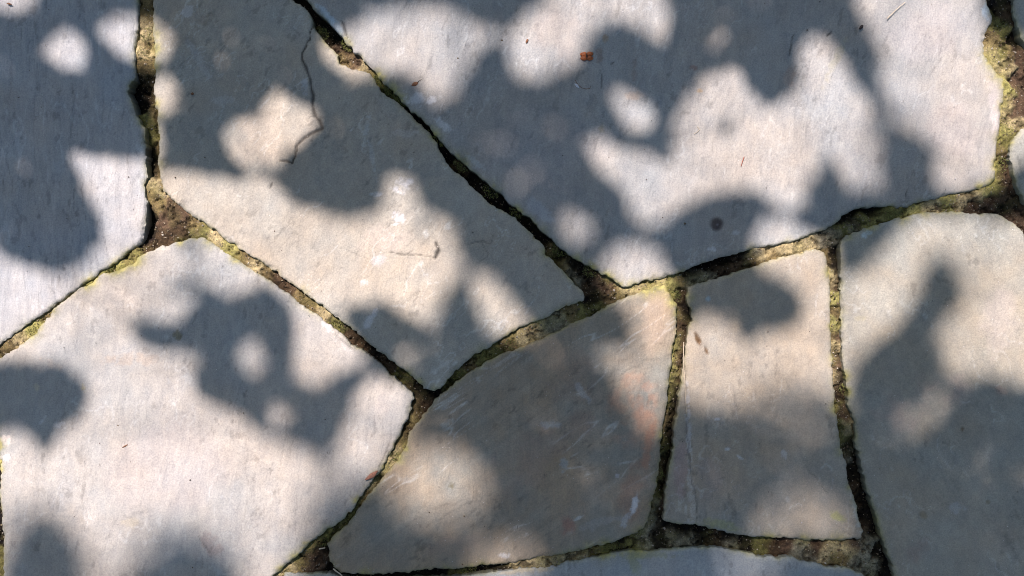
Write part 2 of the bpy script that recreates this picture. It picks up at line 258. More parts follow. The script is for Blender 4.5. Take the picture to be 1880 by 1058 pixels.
# colour patches: x, y, rx, ry, angle, colour, strength, raggedness
LICH = (.62,.66,.68)
PT = {
 'A': [(100,430,60,50,0,(.42,.43,.45),.25,1)],
 'B': [(739,342,26,16,0,LICH,.55,2.4),(732,400,15,11,20,(.62,.66,.70),.6,3.0),(727,412,6,3,0,(.7,.7,.72),.5,2.6),(690,357,12,5,0,LICH,.5,2.4),
       (683,585,9,26,35,LICH,.55,2.4),(675,232,7,26,10,(.42,.46,.46),.5,2),(684,290,5,45,-10,(.42,.46,.46),.45,2),(560,160,7,18,0,(.45,.50,.54),.5,2),(575,20,7,9,0,LICH,.6,2.2),
       (345,20,16,12,0,LICH,.35,2.4),(372,40,26,12,-30,(.22,.19,.14),.45,2.4),(330,75,40,14,0,(.20,.19,.15),.35,2.4),(410,185,26,10,0,(.44,.46,.46),.35,2.5),
       (365,110,10,45,-30,(.42,.45,.46),.3,2.4),(745,245,28,9,0,(.48,.48,.46),.35,2.6),(900,500,120,60,0,(.34,.35,.32),.3,1.5),(700,440,60,30,0,(.46,.41,.35),.4,1.5),
       (700,480,22,12,10,(.5,.52,.55),.4,2.2),(668,520,8,7,0,LICH,.4,2.4),(860,600,40,60,0,(.30,.31,.27),.4,1.5),(470,250,60,60,0,(.42,.36,.28),.35,1.2),(640,120,40,14,30,(.40,.36,.30),.3,1.5)],
 'C': [(758,180,22,16,20,LICH,.55,2.5),(793,184,12,10,0,LICH,.6,2.4),(815,232,22,10,40,LICH,.5,2.4),(600,30,30,9,48,(.45,.58,.66),.7,1.8),(615,50,12,26,-45,(.45,.58,.66),.55,2),
       (990,385,40,16,45,(.45,.50,.54),.45,2.3),(870,298,26,8,40,(.45,.50,.52),.5,2.4),(1315,411,15,15,0,(.085,.07,.065),1.0,.6),(1317,413,3,3,0,(.25,.24,.25),.5,.6),(1345,395,8,10,0,(.20,.19,.18),.5,2),
       (1308,458,10,6,0,LICH,.55,2),(1352,428,8,5,0,LICH,.4,2),(1112,72,8,10,0,(.30,.22,.12),.6,1.6),(1274,124,8,6,0,(.26,.15,.12),.6,1.8),(1284,167,7,5,0,(.38,.27,.14),.6,1.6),
       (1100,104,8,20,0,(.24,.19,.15),.5,2.4),(1165,130,6,30,0,(.26,.22,.19),.5,2),(1165,175,20,10,0,(.40,.32,.24),.5,1.6),(1105,235,7,10,0,(.30,.27,.16),.45,1.6),(1450,140,12,24,10,(.42,.33,.26),.5,2.0),
       (1535,110,9,60,25,(.36,.35,.22),.35,1.6),(1812,20,10,22,0,(.40,.55,.66),.6,1.8),(1000,300,140,120,0,(.32,.33,.34),.35,1.2),(1335,235,26,20,0,(.26,.25,.22),.25,1.4),  # last patch: dim spot of leaf shade put into the stone colour
       (1700,60,90,60,0,(.42,.40,.39),.3,1.2),(1755,240,60,60,0,(.43,.39,.36),.3,1.4),(1020,60,50,60,0,(.42,.37,.32),.3,1.4),(1830,200,14,90,-6,(.55,.52,.50),.6,1.6)],
 'F': [(325,615,12,10,0,(.22,.19,.10),.7,2.6),(67,713,6,9,0,(.50,.47,.36),.8,2.4),(153,712,5,12,-30,(.44,.40,.26),.75,2.4),(78,772,12,4,-50,LICH,.5,2),(110,780,14,8,0,LICH,.35,2.5),
       (15,808,16,11,0,(.66,.62,.55),.8,2.2),(12,840,8,7,0,(.72,.70,.66),.8,2.2),(600,597,22,9,40,(.62,.61,.60),.6,2.2),(635,640,28,6,38,(.5,.50,.46),.6,2.2),(240,660,60,14,0,(.44,.36,.27),.4,2.6),
       (95,670,26,9,25,(.46,.42,.36),.6,2.4),(390,1000,18,30,-30,(.28,.23,.21),.5,2.4),(240,960,18,12,0,(.46,.42,.30),.4,2.4),(540,610,8,40,0,(.44,.42,.40),.3,2),(600,935,18,30,30,(.34,.37,.36),.4,2),
       (735,715,12,12,0,(.55,.53,.48),.5,2),(700,750,16,40,20,(.42,.38,.34),.3,2),(415,860,40,40,0,(.36,.33,.29),.3,1.2),(300,850,120,110,0,(.40,.37,.35),.35,1.2)],
 'H': [(1165,735,50,80,12,(.40,.235,.150),.45,2.6),(1172,760,26,60,20,(.44,.24,.15),.35,3.0),(1190,820,12,50,12,(.40,.20,.12),.55,2),(1165,900,30,60,15,(.32,.20,.14),.45,2),(1060,780,36,30,0,(.29,.21,.17),.3,2),(1040,970,16,22,0,(.32,.17,.13),.6,2.2),
       (1165,925,7,22,15,LICH,.75,2.2),(1150,955,9,16,35,(.42,.45,.46),.6,2.2),(1063,951,14,4,-25,(.50,.52,.50),.7,1.4),(1070,720,8,28,-38,(.42,.46,.46),.6,1.8),(1010,780,20,9,0,(.38,.42,.43),.5,2.4),
       (1035,855,10,14,0,(.33,.40,.42),.5,2),(1195,885,16,16,0,(.36,.31,.25),.5,1.2),(1132,873,6,5,0,(.5,.52,.55),.6,2),(828,892,6,7,0,(.12,.11,.06),.8,1.8),(835,1000,60,20,-10,(.36,.28,.22),.3,2),
       (1060,700,60,60,0,(.33,.25,.19),.35,2.4),(960,850,90,60,-30,(.31,.235,.19),.35,2.4),(1200,600,30,60,0,(.42,.34,.26),.4,1.5),(925,1020,14,6,0,LICH,.4,2),(1100,960,60,10,-18,(.36,.36,.33),.45,2.2),(820,780,18,9,-45,(.36,.40,.38),.5,2.4)],
 'I': [(1281,622,6,15,-24,(.17,.105,.05),1,.7),(1297,645,4,9,-20,(.17,.11,.055),.95,.7),(1264,790,6,90,-2,(.52,.53,.52),.55,2.6),(1250,860,14,70,2,(.34,.25,.24),.5,1.6),(1270,910,9,50,-4,(.46,.46,.42),.5,2.6),(1314,769,10,3,10,LICH,.6,1.8),(1335,824,6,3,0,LICH,.6,1.6),(1358,840,10,3,30,LICH,.5,1.8),
       (1300,548,5,6,0,(.42,.56,.62),.6,1.8),(1540,950,22,10,35,(.34,.36,.12),.6,2),(1575,940,8,40,-10,(.36,.42,.42),.6,2),(1440,835,8,10,-30,LICH,.4,2),(1330,965,40,10,14,(.30,.33,.14),.5,2.2),
       (1300,880,30,60,0,(.33,.29,.27),.35,1.6),(1266,960,14,8,0,(.5,.5,.5),.5,2),(1395,935,10,12,0,(.30,.26,.2),.4,2)],
 'J': [(1695,945,9,9,0,(.24,.20,.12),.6,1.6),(1813,922,6,5,0,(.20,.17,.10),.6,1.6),(1767,788,4,5,0,(.15,.11,.06),.8,1.4),(1690,1010,30,30,0,(.28,.20,.17),.35,2.2),(1758,932,16,12,0,(.44,.48,.50),.4,2.4),
       (1590,430,16,8,-20,(.45,.58,.64),.6,2.2),(1690,740,90,50,-20,(.44,.36,.30),.45,2.4),(1835,600,40,80,0,(.44,.40,.36),.4,1.4),(1838,715,16,14,0,(.42,.28,.22),.4,2.2),(1580,585,12,6,0,(.34,.32,.2),.4,2)],  # large warm patch: faint pool of sun painted into the stone colour
 'K': [(1165,1035,16,26,0,(.26,.29,.14),.5,2.4),(960,1050,60,7,-5,(.42,.36,.24),.6,2.2),(1180,1020,70,7,0,(.30,.32,.18),.5,2.4)],
}
# bright yellow-green algae along particular edges: x, y, radius, strength
ALG = [(292,60,11,1),(292,90,11,1.2),(290,120,9,.9),(290,190,8,1.1),(296,215,8,.8),(300,300,8,.6),(245,478,16,1.5),(215,494,13,1.6),(165,520,12,1.5),(100,572,9,.8),(75,598,9,.8),(60,610,14,.9),(60,622,10,.6),
       (380,450,9,.8),(430,476,9,1),(330,446,7,.8),(560,530,8,.5),(640,75,8,1.3),(700,140,11,1.4),(725,160,12,1.4),(740,178,9,1),(800,242,12,.9),(850,290,14,1.0),(910,340,11,.8),(950,385,9,.8),(1000,424,9,.8),(1060,476,9,.9),(1085,490,10,.9),(1120,508,10,1),(1138,517,9,1),
       (1000,465,9,.9),(1160,522,10,.9),(1205,532,17,1.4),(1190,538,12,1.2),(1232,550,12,1.4),(1238,575,7,1),(1236,640,6,.7),(1228,700,6,.6),(1212,800,7,.7),(1205,880,8,.7),(1198,925,7,.6),(1170,975,10,.6),(1110,996,9,.8),(1080,1005,9,.8),
       (1268,545,8,.8),(1520,500,9,.9),(1526,600,6,.7),(1530,660,8,.9),(1530,750,10,.8),(1550,570,5,.5),(1553,690,8,1),(1558,720,8,1.1),(1540,830,9,.6),(1560,895,7,.6),(1570,920,7,.7),(1540,985,12,.8),(1480,990,10,.9),(1410,985,9,.9),(1300,968,12,.7),
       (1560,436,8,.6),(1600,418,10,.9),(1660,405,10,.9),(1700,392,8,.8),(1690,370,7,.7),(1640,382,7,.8),(1818,110,17,1.2),(1832,150,17,1.3),(1842,190,13,1.1),(1838,250,11,1.1),(1830,300,12,1.2),(1826,335,13,1.2),(1800,342,8,.9),
       (750,686,9,.9),(770,702,9,.9),(800,714,8,.7),(735,842,9,1.1),(745,825,6,1),(708,858,8,1),(690,872,8,.9),(655,918,8,.8),(560,1002,10,1.1),(540,1022,9,1.0),(515,1044,8,1),(600,975,8,.8),(0,820,9,1.4),(2,860,7,1.1),
       (885,640,8,.6),(940,612,10,.7),(985,590,8,.6),(1060,590,7,.5),(1110,1018,16,.9),(1165,1016,18,1.0),(1250,498,8,.7),(1380,455,7,.6),(1855,262,6,.9),(885,1040,10,1),(860,1044,9,1),(670,1054,9,.9),(820,1047,9,.8)]

def rot(dx, dy, a):
    c, s = math.cos(math.radians(a)), math.sin(math.radians(a)); return dx * c + dy * s, -dx * s + dy * c
def relief(key, X, Y, ang):
    """millimetres, around zero"""
    s = SEED[key] * 7
    z = 0.9 * fbm(X, Y, 230.0, s, 3) + 0.38 * fbm(X, Y, 60.0, s + 1, 4, .55)
    u, v = rot(X, Y, -ang)
    k = {'A': .42, 'C': .22, 'F': .30, 'H': .22}.get(key, .12)
    r = fbm(u + 9 * fbm(X, Y, 90, s + 3, 2), v / 7.0, 12.0, s + 2, 3)
    z += k * np.where(r > 0, r * .5, r * 1.2)
    rt = np.random.RandomState(s); z += ((X - X.mean()) * rt.uniform(-1, 1) + (Y - Y.mean()) * rt.uniform(-1, 1)) * .75 * .005 + rt.uniform(-.7, .7)
    # shallow terraces where thin layers have flaked off
    t = fbm(X, Y, 150.0, s + 4, 4, .55)
    for lv in (-.25, .08, .40): z += {'B': .75, 'F': .6, 'H': .7, 'C': .5}.get(key, .45) * sstep(lv - .007, lv + .007, t) * sstep(-.3, .2, fbm(X, Y, 130.0, s + 6, 2))
    return z
def extras(key, X, Y):
    dz = np.zeros(X.shape); tint = np.zeros(X.shape)
    for pts, w, dep, tn in CR.get(key, []):
        xs = [p[0] for p in pts]; ys = [p[1] for p in pts]
        m = (X > min(xs) - 25) & (X < max(xs) + 25) & (Y > min(ys) - 25) & (Y < max(ys) + 25)
        if not m.any(): continue
        x = X[m]; y = Y[m]
        xw = x + 2.6 * fbm(x, y, 14.0, 71, 3); yw = y + 2.6 * fbm(x, y, 14.0, 72, 3)
        d, u = line_dist(xw, yw, pts)
        ww = w * (0.30 + 1.3 * vnoise(x / 13, y / 13, 73)) * (0.35 + 0.65 * np.sin(np.pi * np.clip(u, .04, .96)) ** .5)
        g = np.exp(-(d / ww) ** 2)
        dz[m] -= dep * g; tint[m] = np.maximum(tint[m], tn * g)
        dz[m] += .18 * np.exp(-(d / 14.0) ** 2)
        if len(pts) > 12: dz[m] -= .9 * sstep(0, 3, np.where(xw > np.interp(yw, [p[1] for p in pts[:9]], [p[0] for p in pts[:9]]), 1, 0) * d) * np.exp(-d / 26.0)
    return dz, tint
def algae(X, Y):
    a = np.zeros(X.shape)
    for x, y, r, s in ALG:
        m = (abs(X - x) < 3 * r) & (abs(Y - y) < 3 * r)
        a[m] = np.maximum(a[m], s * np.exp(-((X[m] - x) ** 2 + (Y[m] - y) ** 2) / (2 * r * r)))
    return a

def grid_faces(mask_cell, idx):
    i, j = np.nonzero(mask_cell)
    return np.stack([idx[i, j], idx[i + 1, j], idx[i + 1, j + 1], idx[i, j + 1]], 1)

def build_stone(key, xs, ys, sdf, base, ang, mat, label, parent, paint=True, dz0=0.0):
    X, Y = np.meshgrid(xs, ys, indexing='ij')
    sd = sdf(X, Y)
    ins = sd > 0
    cell = ins[:-1, :-1] | ins[1:, :-1] | ins[1:, 1:] | ins[:-1, 1:]
    if cell.sum() < 12: return None
    gx, gy = np.gradient(sd, xs, ys); gn = gx * gx + gy * gy + 1e-3
    out = ~ins
    mv = np.where(out, np.clip(sd, -20, 0), 0)
    PX = X - mv * gx / gn; PY = Y - mv * gy / gn
    s = SEED.get(key, 20)
    e = np.clip(sd, 0, None)
    wdt = 2.6 + 7.0 * vnoise(X / 45, Y / 45, s + 60) ** 2
    drop = 1.6 + 2.6 * vnoise(X / 70, Y / 70, s + 61)
    t = np.clip(e / wdt, 0, 1)
    z = relief(key, X, Y, ang) - drop * (1 - t) ** 2.2
    # chips bitten out of the rim
    ch = sstep(.30, .45, fbm(X, Y, 22.0, s + 62, 3)) * (1 - sstep(2.0, 9.0, e))
    z -= 1.8 * ch
    col = np.empty(X.shape + (3,)); b = np.array(base) * np.array([.955, 1.02, .925])
    lo = fbm(X, Y, 260.0, s + 63, 4); mi = fbm(X, Y, 60.0, s + 64, 5, .6); hu = fbm(X, Y, 120.0, s + 65, 4)
    col[:] = b * (1 + .06 * lo + .06 * mi)[..., None]
    hk = {'B': .06, 'H': .13, 'I': .09, 'J': .07}.get(key, .06); h2 = fbm(X, Y, 45.0, s + 75, 4, .6)
    col[..., 0] *= 1 + hk * (hu + .6 * h2); col[..., 2] *= 1 - hk * (hu + .6 * h2)
    u, v = rot(X, Y, -ang)
    st = fbm(u, v / 6.0, 10.0, s + 66, 4, .6)
    col *= (1 + {'A': .08, 'F': .04, 'C': .05, 'H': .10}.get(key, .04) * st)[..., None]
    lk = {'A': 1.0, 'F': .7, 'C': .55, 'B': .35, 'H': .5}.get(key, .25)
    ph = (u + 16 * fbm(X, Y, 120.0, s + 76, 3) + 3 * fbm(X, Y, 20.0, s + 77, 2)) / 15.0 + .3
    ln = (1 - sstep(0, .17, np.abs(ph - np.floor(ph) - .5) * 2)) * sstep(.12, .55, fbm(u, v / 3.0, 34.0, s + 78, 3)) * lk
    z -= .55 * ln; col *= (1 - .26 * ln)[..., None]
    pt = sstep(.50, .62, fbm(u, v / 2.0, 10.0, s + 79, 3, .6)) * sstep(-.2, .3, fbm(X, Y, 90.0, s + 80, 2))
    z -= .35 * pt; col *= (1 - .22 * pt)[..., None]
    if paint:
        dz, tint = extras(key, X, Y); z += dz
        # thin pale veins and hair scratches
        ks = {'H': 4.5, 'A': 3.0}.get(key, 1.4)
        vn = np.abs(fbm(u * 1.5, v / ks, 80.0, s + 67, 4, .6)); vein = (1 - sstep(0.0, .05, vn)) * sstep(.0, .35, fbm(X, Y, 80.0, s + 68, 2)) * (.5 + .8 * vnoise(X / 5, Y / 5, s + 69))
        vn2 = np.abs(fbm(u * 2 + 50, v / ks, 70.0, s + 70, 4, .6)); vein += .7 * (1 - sstep(0.0, .04, vn2)) * sstep(.1, .4, fbm(X, Y, 110.0, s + 71, 2))
        col += vein[..., None] * np.array([.09, .105, .11]) * {'B': 1.5, 'H': 1.6}.get(key, .9)
        for x, y, rx, ry, a, c, k, rg in PT.get(key, []):
            R = max(rx, ry) * 2.2
            m = (abs(X - x) < R) & (abs(Y - y) < R)
            if not m.any(): continue
            xx = X[m]; yy = Y[m]
            uu, vv = rot(xx - x, yy - y, a)
            q = (uu / rx) ** 2 + (vv / ry) ** 2
            fz = fbm(xx, yy, max(6.0, min(rx, ry) * .9), int(x) % 97, 4, .65)
            wgt = sstep(0, 1, np.clip(1.15 - q - .45 * rg * np.maximum(fz + .15, -.4), 0, 1)) * k
            col[m] = col[m] * (1 - wgt[:, None]) + np.array(c) * wgt[:, None]
        al = algae(X, Y) * .9
        nz = fbm(X, Y, 26.0, 33, 4, .6); nf = vnoise(X / 5, Y / 5, 34)
        edge = np.exp(-e / (2.2 + 4.0 * vnoise(X / 40, Y / 40, 35)))
        g1 = np.clip(edge * (.42 + .55 * nz), 0, 1) * .8
        g2 = np.clip(al, 0, 1.5) * np.exp(-e / 11.0) * (.8 + .7 * nf + .4 * nz)
        g = np.clip(np.maximum(g1, g2), 0, .88)[..., None]
        gc = np.array([.30, .295, .095]) * (1 - .45 * vnoise(X / 14, Y / 14, 36))[..., None] + np.array([.14, .12, .04]) * sstep(.2, .9, nf)[..., None]
        col = col * (1 - g) + gc * g
        col *= (1 - tint * .88)[..., None]
        z += .25 * g[..., 0]
    z = z * 0.001 + dz0
    used = np.zeros(X.shape, bool)
    used[:-1, :-1] |= cell; used[1:, :-1] |= cell; used[1:, 1:] |= cell; used[:-1, 1:] |= cell
    idx = np.full(X.shape, -1, int); idx[used] = np.arange(used.sum())
    Fq = grid_faces(cell, idx)[:, ::-1]
    wx, wy, _ = W(PX[used], PY[used]); V = np.stack([wx, wy, z[used]], 1); Cc = col[used]
    # skirt from the rim down
    ed = np.concatenate([Fq[:, [0, 1]], Fq[:, [1, 2]], Fq[:, [2, 3]], Fq[:, [3, 0]]])
    keyE = ed.min(1).astype(np.int64) * 10000000 + ed.max(1); un, inv, cnt = np.unique(keyE, return_inverse=True, return_counts=True)
    be = ed[cnt[inv.ravel()] == 1]
    rim = np.unique(be); mp = {r: i for i, r in enumerate(rim)}; n0 = len(V)
    Vt = V[rim]; Vb = Vt.copy(); Vb[:, 2] = -0.042
    a = np.array([mp[k] for k in be[:, 0]]); c = np.array([mp[k] for k in be[:, 1]]); nr = len(rim)
    Fs = np.stack([n0 + c, n0 + a, n0 + nr + a, n0 + nr + c], 1)
    sc = Cc[rim] * .75 + np.array([.05, .05, .02]) * .4
    V = np.concatenate([V, Vt, Vb]); Cc = np.concatenate([Cc, sc, sc * .6])
    cx, cy = V[:, 0].mean(), V[:, 1].mean(); V[:, 0] -= cx; V[:, 1] -= cy
    me = mesh_np('flagstone', V, np.concatenate([Fq, Fs]), True, Cc)
    return link('flagstone', me, mat, parent, label, loc=(cx, cy, 0))

# ------------------------------------------------------------------ ground and paving
def axis(a, b, f0, f1, fine, coarse):
    r = list(np.arange(f0, f1 + .01, fine)); st = fine; x = r[-1]
    while x < b: st = min(st * 1.35, coarse); x += st; r.append(x)
    l = []; st = fine; x = r[0]
    while x > a: st = min(st * 1.35, coarse); x -= st; l.append(x)
    return np.array(l[::-1] + r)

gm = plain_mat('lawn_soil', (.07, .085, .03), .95, .5, 18.0, .02)
gme = bpy.data.meshes.new('ground'); gme.from_pydata([(-250, -250, -.046), (250, -250, -.046), (250, 250, -.046), (-250, 250, -.046)], [], [(0, 1, 2, 3)])
link('ground', gme, gm, kind='structure')

paving = link('paving', None, kind='structure', label='irregular natural stone crazy paving with sunken mossy mortar joints')
FINE = 2.4
for key, P, base, ang, stretch, grain, rip, speck, label in ST:
    x0 = min(p[0] for p in P) - 8; x1 = max(p[0] for p in P) + 8; y0 = min(p[1] for p in P) - 8; y1 = max(p[1] for p in P) + 8
    xs = axis(-710, 2420, -14, 1894, FINE, 14); ys = axis(-560, 1580, -14, 1072, FINE, 14)
    xs = xs[(xs > x0 - 14) & (xs < x1 + 14)]; ys = ys[(ys > y0 - 14) & (ys < y1 + 14)]
    mat = stone_mat('flagstone_' + key.lower(), ang, stretch, grain, rip, speck)
    build_stone(key, xs, ys, lambda X, Y, k=key: stone_sdf(k, X, Y), base, ang, mat, label, paving)

# paving beyond the frame: irregular cells round the traced stones
LX0, LX1, LY0, LY1 = -2300, 4180, -2000, 3060
sx = []; sy = []
for a in np.arange(LX0 + 250, LX1, 560):
    for b in np.arange(LY0 + 250, LY1, 520):
        sx.append(a + rng.uniform(-170, 170)); sy.append(b + rng.uniform(-160, 160))
sx = np.array(sx); sy = np.array(sy)
def inner_sdf(X, Y):
    d = np.full(X.shape, -1e9)
    for k in OUT: d = np.maximum(d, poly_sdf(X, Y, OUT[k]))
    return d
outer_mat = stone_mat('flagstone_outer', 10, 3.0, 1.0, .9, .6)
BIGHULL = [(-700,100),(-560,-330),(-100,-440),(275,-400),(700,-540),(1300,-500),(1780,-300),(1840,-330),(2400,-320),(2320,190),(2330,250),(2330,590),(2340,1000),(2100,1310),(1740,1280),(1600,1480),(1150,1560),(480,1500),(400,1235),(60,1260),(-20,1290),(-600,1300),(-640,1000),(-600,760)]
for i in range(len(sx)):
    def cs(X, Y, i=i):
        d0 = np.hypot(X - sx[i], Y - sy[i]); d = np.full(X.shape, 1e9)
        for j in range(len(sx)):
            D = math.hypot(sx[i] - sx[j], sy[i] - sy[j])
            if j == i or D > 1500: continue
            d = np.minimum(d, (np.hypot(X - sx[j], Y - sy[j]) ** 2 - d0 ** 2) / (2 * D) - 15)
        d = np.minimum(d, -poly_sdf(X, Y, BIGHULL) - 28)
        d = np.minimum(d, np.minimum(np.minimum(X - LX0, LX1 - X), np.minimum(Y - LY0, LY1 - Y)) - 12)
        return d + 4 * fbm(X, Y, 40, i, 3)
    xs = np.arange(sx[i] - 460, sx[i] + 460, 13.0); ys = np.arange(sy[i] - 460, sy[i] + 460, 13.0)
    v = rng.uniform(.85, 1.1); base = (.37 * v, .35 * v * rng.uniform(.95, 1.02), .345 * v * rng.uniform(.88, 1.06))
    build_stone('A' if i % 2 else 'C', xs, ys, cs, base, rng.uniform(0, 90), outer_mat, None, paving, paint=False)

# mortar: x, y, depth mm, type
PAL = {'S': (.37,.320,.185), 'G': (.165,.160,.060), 'B': (.070,.048,.028), 'R': (.105,.072,.048), 'K': (.018,.015,.010), 'Y': (.225,.215,.155), 'M': (.17,.135,.065), 'L': (.31,.30,.115)}  # K: soil in deep holes, blackened to put their shade into the colour
JT = """265 20 7 M,258 45 6 S,265 60 5 S,272 80 6 M,265 95 5 S,265 120 6 M,265 145 9 B,246 165 26 K,248 190 26 K,272 175 10 B,276 210 7 M,262 222 9 G,272 250 14 G,274 280 24 K,287 270 12 M,275 310 22 K,287 310 12 M,273 335 5 S,290 345 5 S,275 365 5 M,
285 380 5 M,275 395 22 K,268 425 20 K,264 445 10 B,295 410 5 R,290 430 7 B,310 385 4 R,330 405 4 R,330 425 5 B,350 415 4 M,365 428 4 G,240 468 5 M,215 482 4 L,190 498 4 L,150 526 5 L,120 548 5 S,85 575 6 M,60 598 4 L,35 618 4 S,15 640 4 M,2 652 5 B,-15 665 6 M,
395 435 4 S,420 455 4 L,445 472 4 M,470 485 4 S,490 500 5 M,510 510 7 B,530 527 7 B,550 545 6 M,570 560 7 M,590 575 5 S,620 600 8 G,640 618 9 B,660 637 12 B,685 655 12 K,705 672 11 B,740 698 12 G,755 708 10 B,768 722 12 K,
778 735 9 B,770 750 10 B,757 770 8 M,745 795 7 B,735 815 7 M,725 835 6 S,715 855 3 S,700 868 4 S,692 885 10 K,680 892 5 S,668 910 5 M,650 932 6 G,640 950 6 G,615 972 7 G,590 988 7 G,575 1000 7 M,595 1012 16 K,590 1030 9 R,565 1035 8 R,545 1035 8 M,525 1045 6 S,
800 724 14 K,820 712 9 G,840 693 6 G,860 675 5 M,885 655 5 G,905 645 5 G,930 633 4 M,960 613 3 S,990 602 3 S,1020 592 3 Y,1050 575 4 M,1075 568 6 G,1085 552 12 K,1095 562 8 G,1120 545 9 R,1105 520 10 R,1090 540 12 B,1085 512 14 B,1075 500 18 K,1062 507 7 Y,1050 495 7 Y,1040 485 8 M,1025 470 20 K,1060 482 20 K,
555 10 26 K,575 28 26 K,592 42 24 K,582 58 12 G,592 68 12 B,612 62 24 K,610 85 9 R,628 78 22 K,640 92 9 B,632 108 7 M,650 112 7 R,665 120 5 S,680 130 6 M,692 148 7 G,705 165 13 B,716 162 9 G,740 195 22 K,760 215 24 K,780 235 24 K,800 258 22 K,822 285 22 K,845 310 20 B,870 335 24 K,900 362 22 K,930 382 24 K,955 402 24 K,985 430 24 K,1000 445 22 K,1008 460 9 M,1012 470 12 G,
1140 545 6 M,1155 533 5 S,1180 526 4 S,1215 518 3 S,1235 520 4 L,1255 512 8 M,1270 505 14 K,1275 515 6 Y,1300 505 6 Y,1300 488 24 K,1330 478 24 K,1330 495 10 B,1355 482 12 R,1360 468 16 K,1380 462 5 Y,1385 480 8 M,1410 463 5 S,1420 472 7 M,1445 456 4 S,1470 448 4 S,1495 438 4 S,1510 436 6 Y,1530 430 6 Y,1545 420 7 G,
1555 393 22 K,1575 386 24 K,1600 383 18 K,1565 410 5 Y,1590 402 5 G,1620 395 5 G,1650 392 4 G,1680 383 4 L,1710 378 4 S,1740 372 4 L,1770 368 4 S,1800 358 3 S,1815 350 4 L,1790 378 10 R,1825 372 10 R,1850 350 10 R,1845 385 10 K,1870 390 12 R,1880 410 12 R,1835 345 5 G,1860 365 10 B,
1840 5 10 K,1850 20 8 B,1835 40 6 G,1850 60 6 G,1865 70 20 K,1825 75 4 M,1820 100 2 S,1838 95 5 G,1855 95 5 M,1875 100 12 R,1872 150 12 R,1850 120 4 S,1855 160 3 L,1868 200 12 R,1852 190 3 S,1862 225 3 S,1850 240 4 L,1848 262 6 G,1838 275 6 M,1846 290 10 B,1845 310 10 B,1833 310 5 L,1852 335 8 R,1900 170 10 R,
1240 535 5 G,1250 550 10 B,1258 570 14 K,1248 580 7 M,1250 600 8 B,1243 620 5 G,1256 625 9 B,1237 645 4 L,1250 650 8 B,1234 690 4 L,1246 690 11 B,1228 730 5 G,1240 730 13 K,1222 780 5 M,1233 780 16 K,1218 820 6 G,1228 820 16 K,1213 860 6 M,1223 860 20 K,1211 895 6 G,1219 895 20 K,1202 930 6 Y,1213 935 14 R,1197 955 6 Y,1212 950 16 K,1190 975 5 Y,1180 995 6 Y,1205 985 12 K,1215 1000 8 K,1165 995 8 G,
1530 440 9 Y,1538 465 18 K,1540 490 14 K,1525 470 9 M,1530 510 5 S,1541 520 8 B,1533 550 4 L,1543 570 7 M,1534 600 4 L,1542 610 8 R,1534 650 4 S,1543 660 8 R,1536 700 6 S,1545 700 13 K,1548 725 11 B,1540 745 8 G,1555 755 9 R,1545 780 5 G,1560 785 7 S,1550 810 6 G,1562 820 12 K,1564 838 6 Y,1577 842 20 K,1555 840 9 B,1565 870 18 K,1578 875 18 K,1572 905 13 B,1585 915 20 K,1582 940 14 B,1595 950 20 K,1592 975 10 B,1605 975 20 K,1590 988 6 Y,1600 1000 4 Y,
1232 972 14 K,1240 985 7 Y,1258 972 18 K,1262 990 6 Y,1285 985 12 K,1310 990 9 B,1340 985 16 K,1345 1000 7 Y,1370 1000 9 K,1395 1000 9 G,1420 1003 8 B,1445 1000 8 R,1472 1008 5 Y,1485 1015 5 Y,1500 1005 8 R,1520 1012 4 S,1535 1010 4 S,1540 1030 7 M,1560 1010 5 S,1570 1000 9 R,1580 1030 5 Y,1610 1040 5 Y,1600 1055 6 Y,1622 1020 18 K,1628 1045 16 K,1640 1080 9 B,
1140 1003 9 K,1115 1010 7 G,1090 1014 5 M,1060 1022 3 S,1020 1030 2 S,980 1036 2 S,945 1042 3 S,920 1043 8 K,895 1046 14 K,870 1050 14 K,840 1052 12 G,800 1056 16 K,740 1060 16 K,680 1062 16 K,630 1060 14 K,612 1045 16 K,0 900 14 K,-8 820 6 L,2 970 14 K,3 1040 12 G,-15 720 8 M"""
JC = []
for t in JT.replace('\n', '').split(','):
    q = t.split(); JC.append((float(q[0]), float(q[1]), float(q[2]), q[3]))
def mortar_fields(X, Y):
    xw = X + 9 * fbm(X, Y, 20, 50, 4, .6) ; yw = Y + 9 * fbm(X, Y, 20, 51, 4, .6)
    dep = np.zeros(X.shape); w = np.full(X.shape, 1e-7); col = np.zeros(X.shape + (3,))
    dep += 1e-7 * 8; col += 1e-7 * np.array(PAL['M'])
    for x, y, d, k in JC:
        m = (abs(X - x) < 75) & (abs(Y - y) < 75)
        if not m.any(): continue
        g = np.exp(-((xw[m] - x) ** 2 + (yw[m] - y) ** 2) / (2 * 6.8 ** 2))
        w[m] += g; dep[m] += g * d; col[m] += g[:, None] * np.array(PAL[k])
    dep /= w; col /= w[..., None]
    n1 = fbm(X, Y, 20, 52, 4, .6); n2 = fbm(X, Y, 8, 53, 3, .6); n3 = fbm(X, Y, 34, 54, 3)
    dep = dep + (1.0 + .10 * dep) * n1 + .6 * n2
    dep = np.where(dep > 9, 9 + (dep - 9) * .95, dep)
    # lumps of old mortar stand proud, eroded pits between
    pit = sstep(.28, .42, fbm(X, Y, 15, 55, 4, .65)); dep += pit * 3.5
    dep = dep * 1.18
    dep += 1.2 * np.abs(fbm(X, Y, 11, 56, 3, .6))
    grn = sstep(.05, .6, n3)[..., None] * .30
    col = col * (1 - grn) + np.array([.18, .18, .055]) * grn * (0.35 + .65 * np.clip(col.sum(-1) / .6, 0, 1))[..., None]
    col *= (1 + .40 * n2 + .22 * n1)[..., None]
    col = col * (1 - .45 * pit)[..., None]
    return np.clip(dep, .8, 30), np.clip(col, .012, .6)

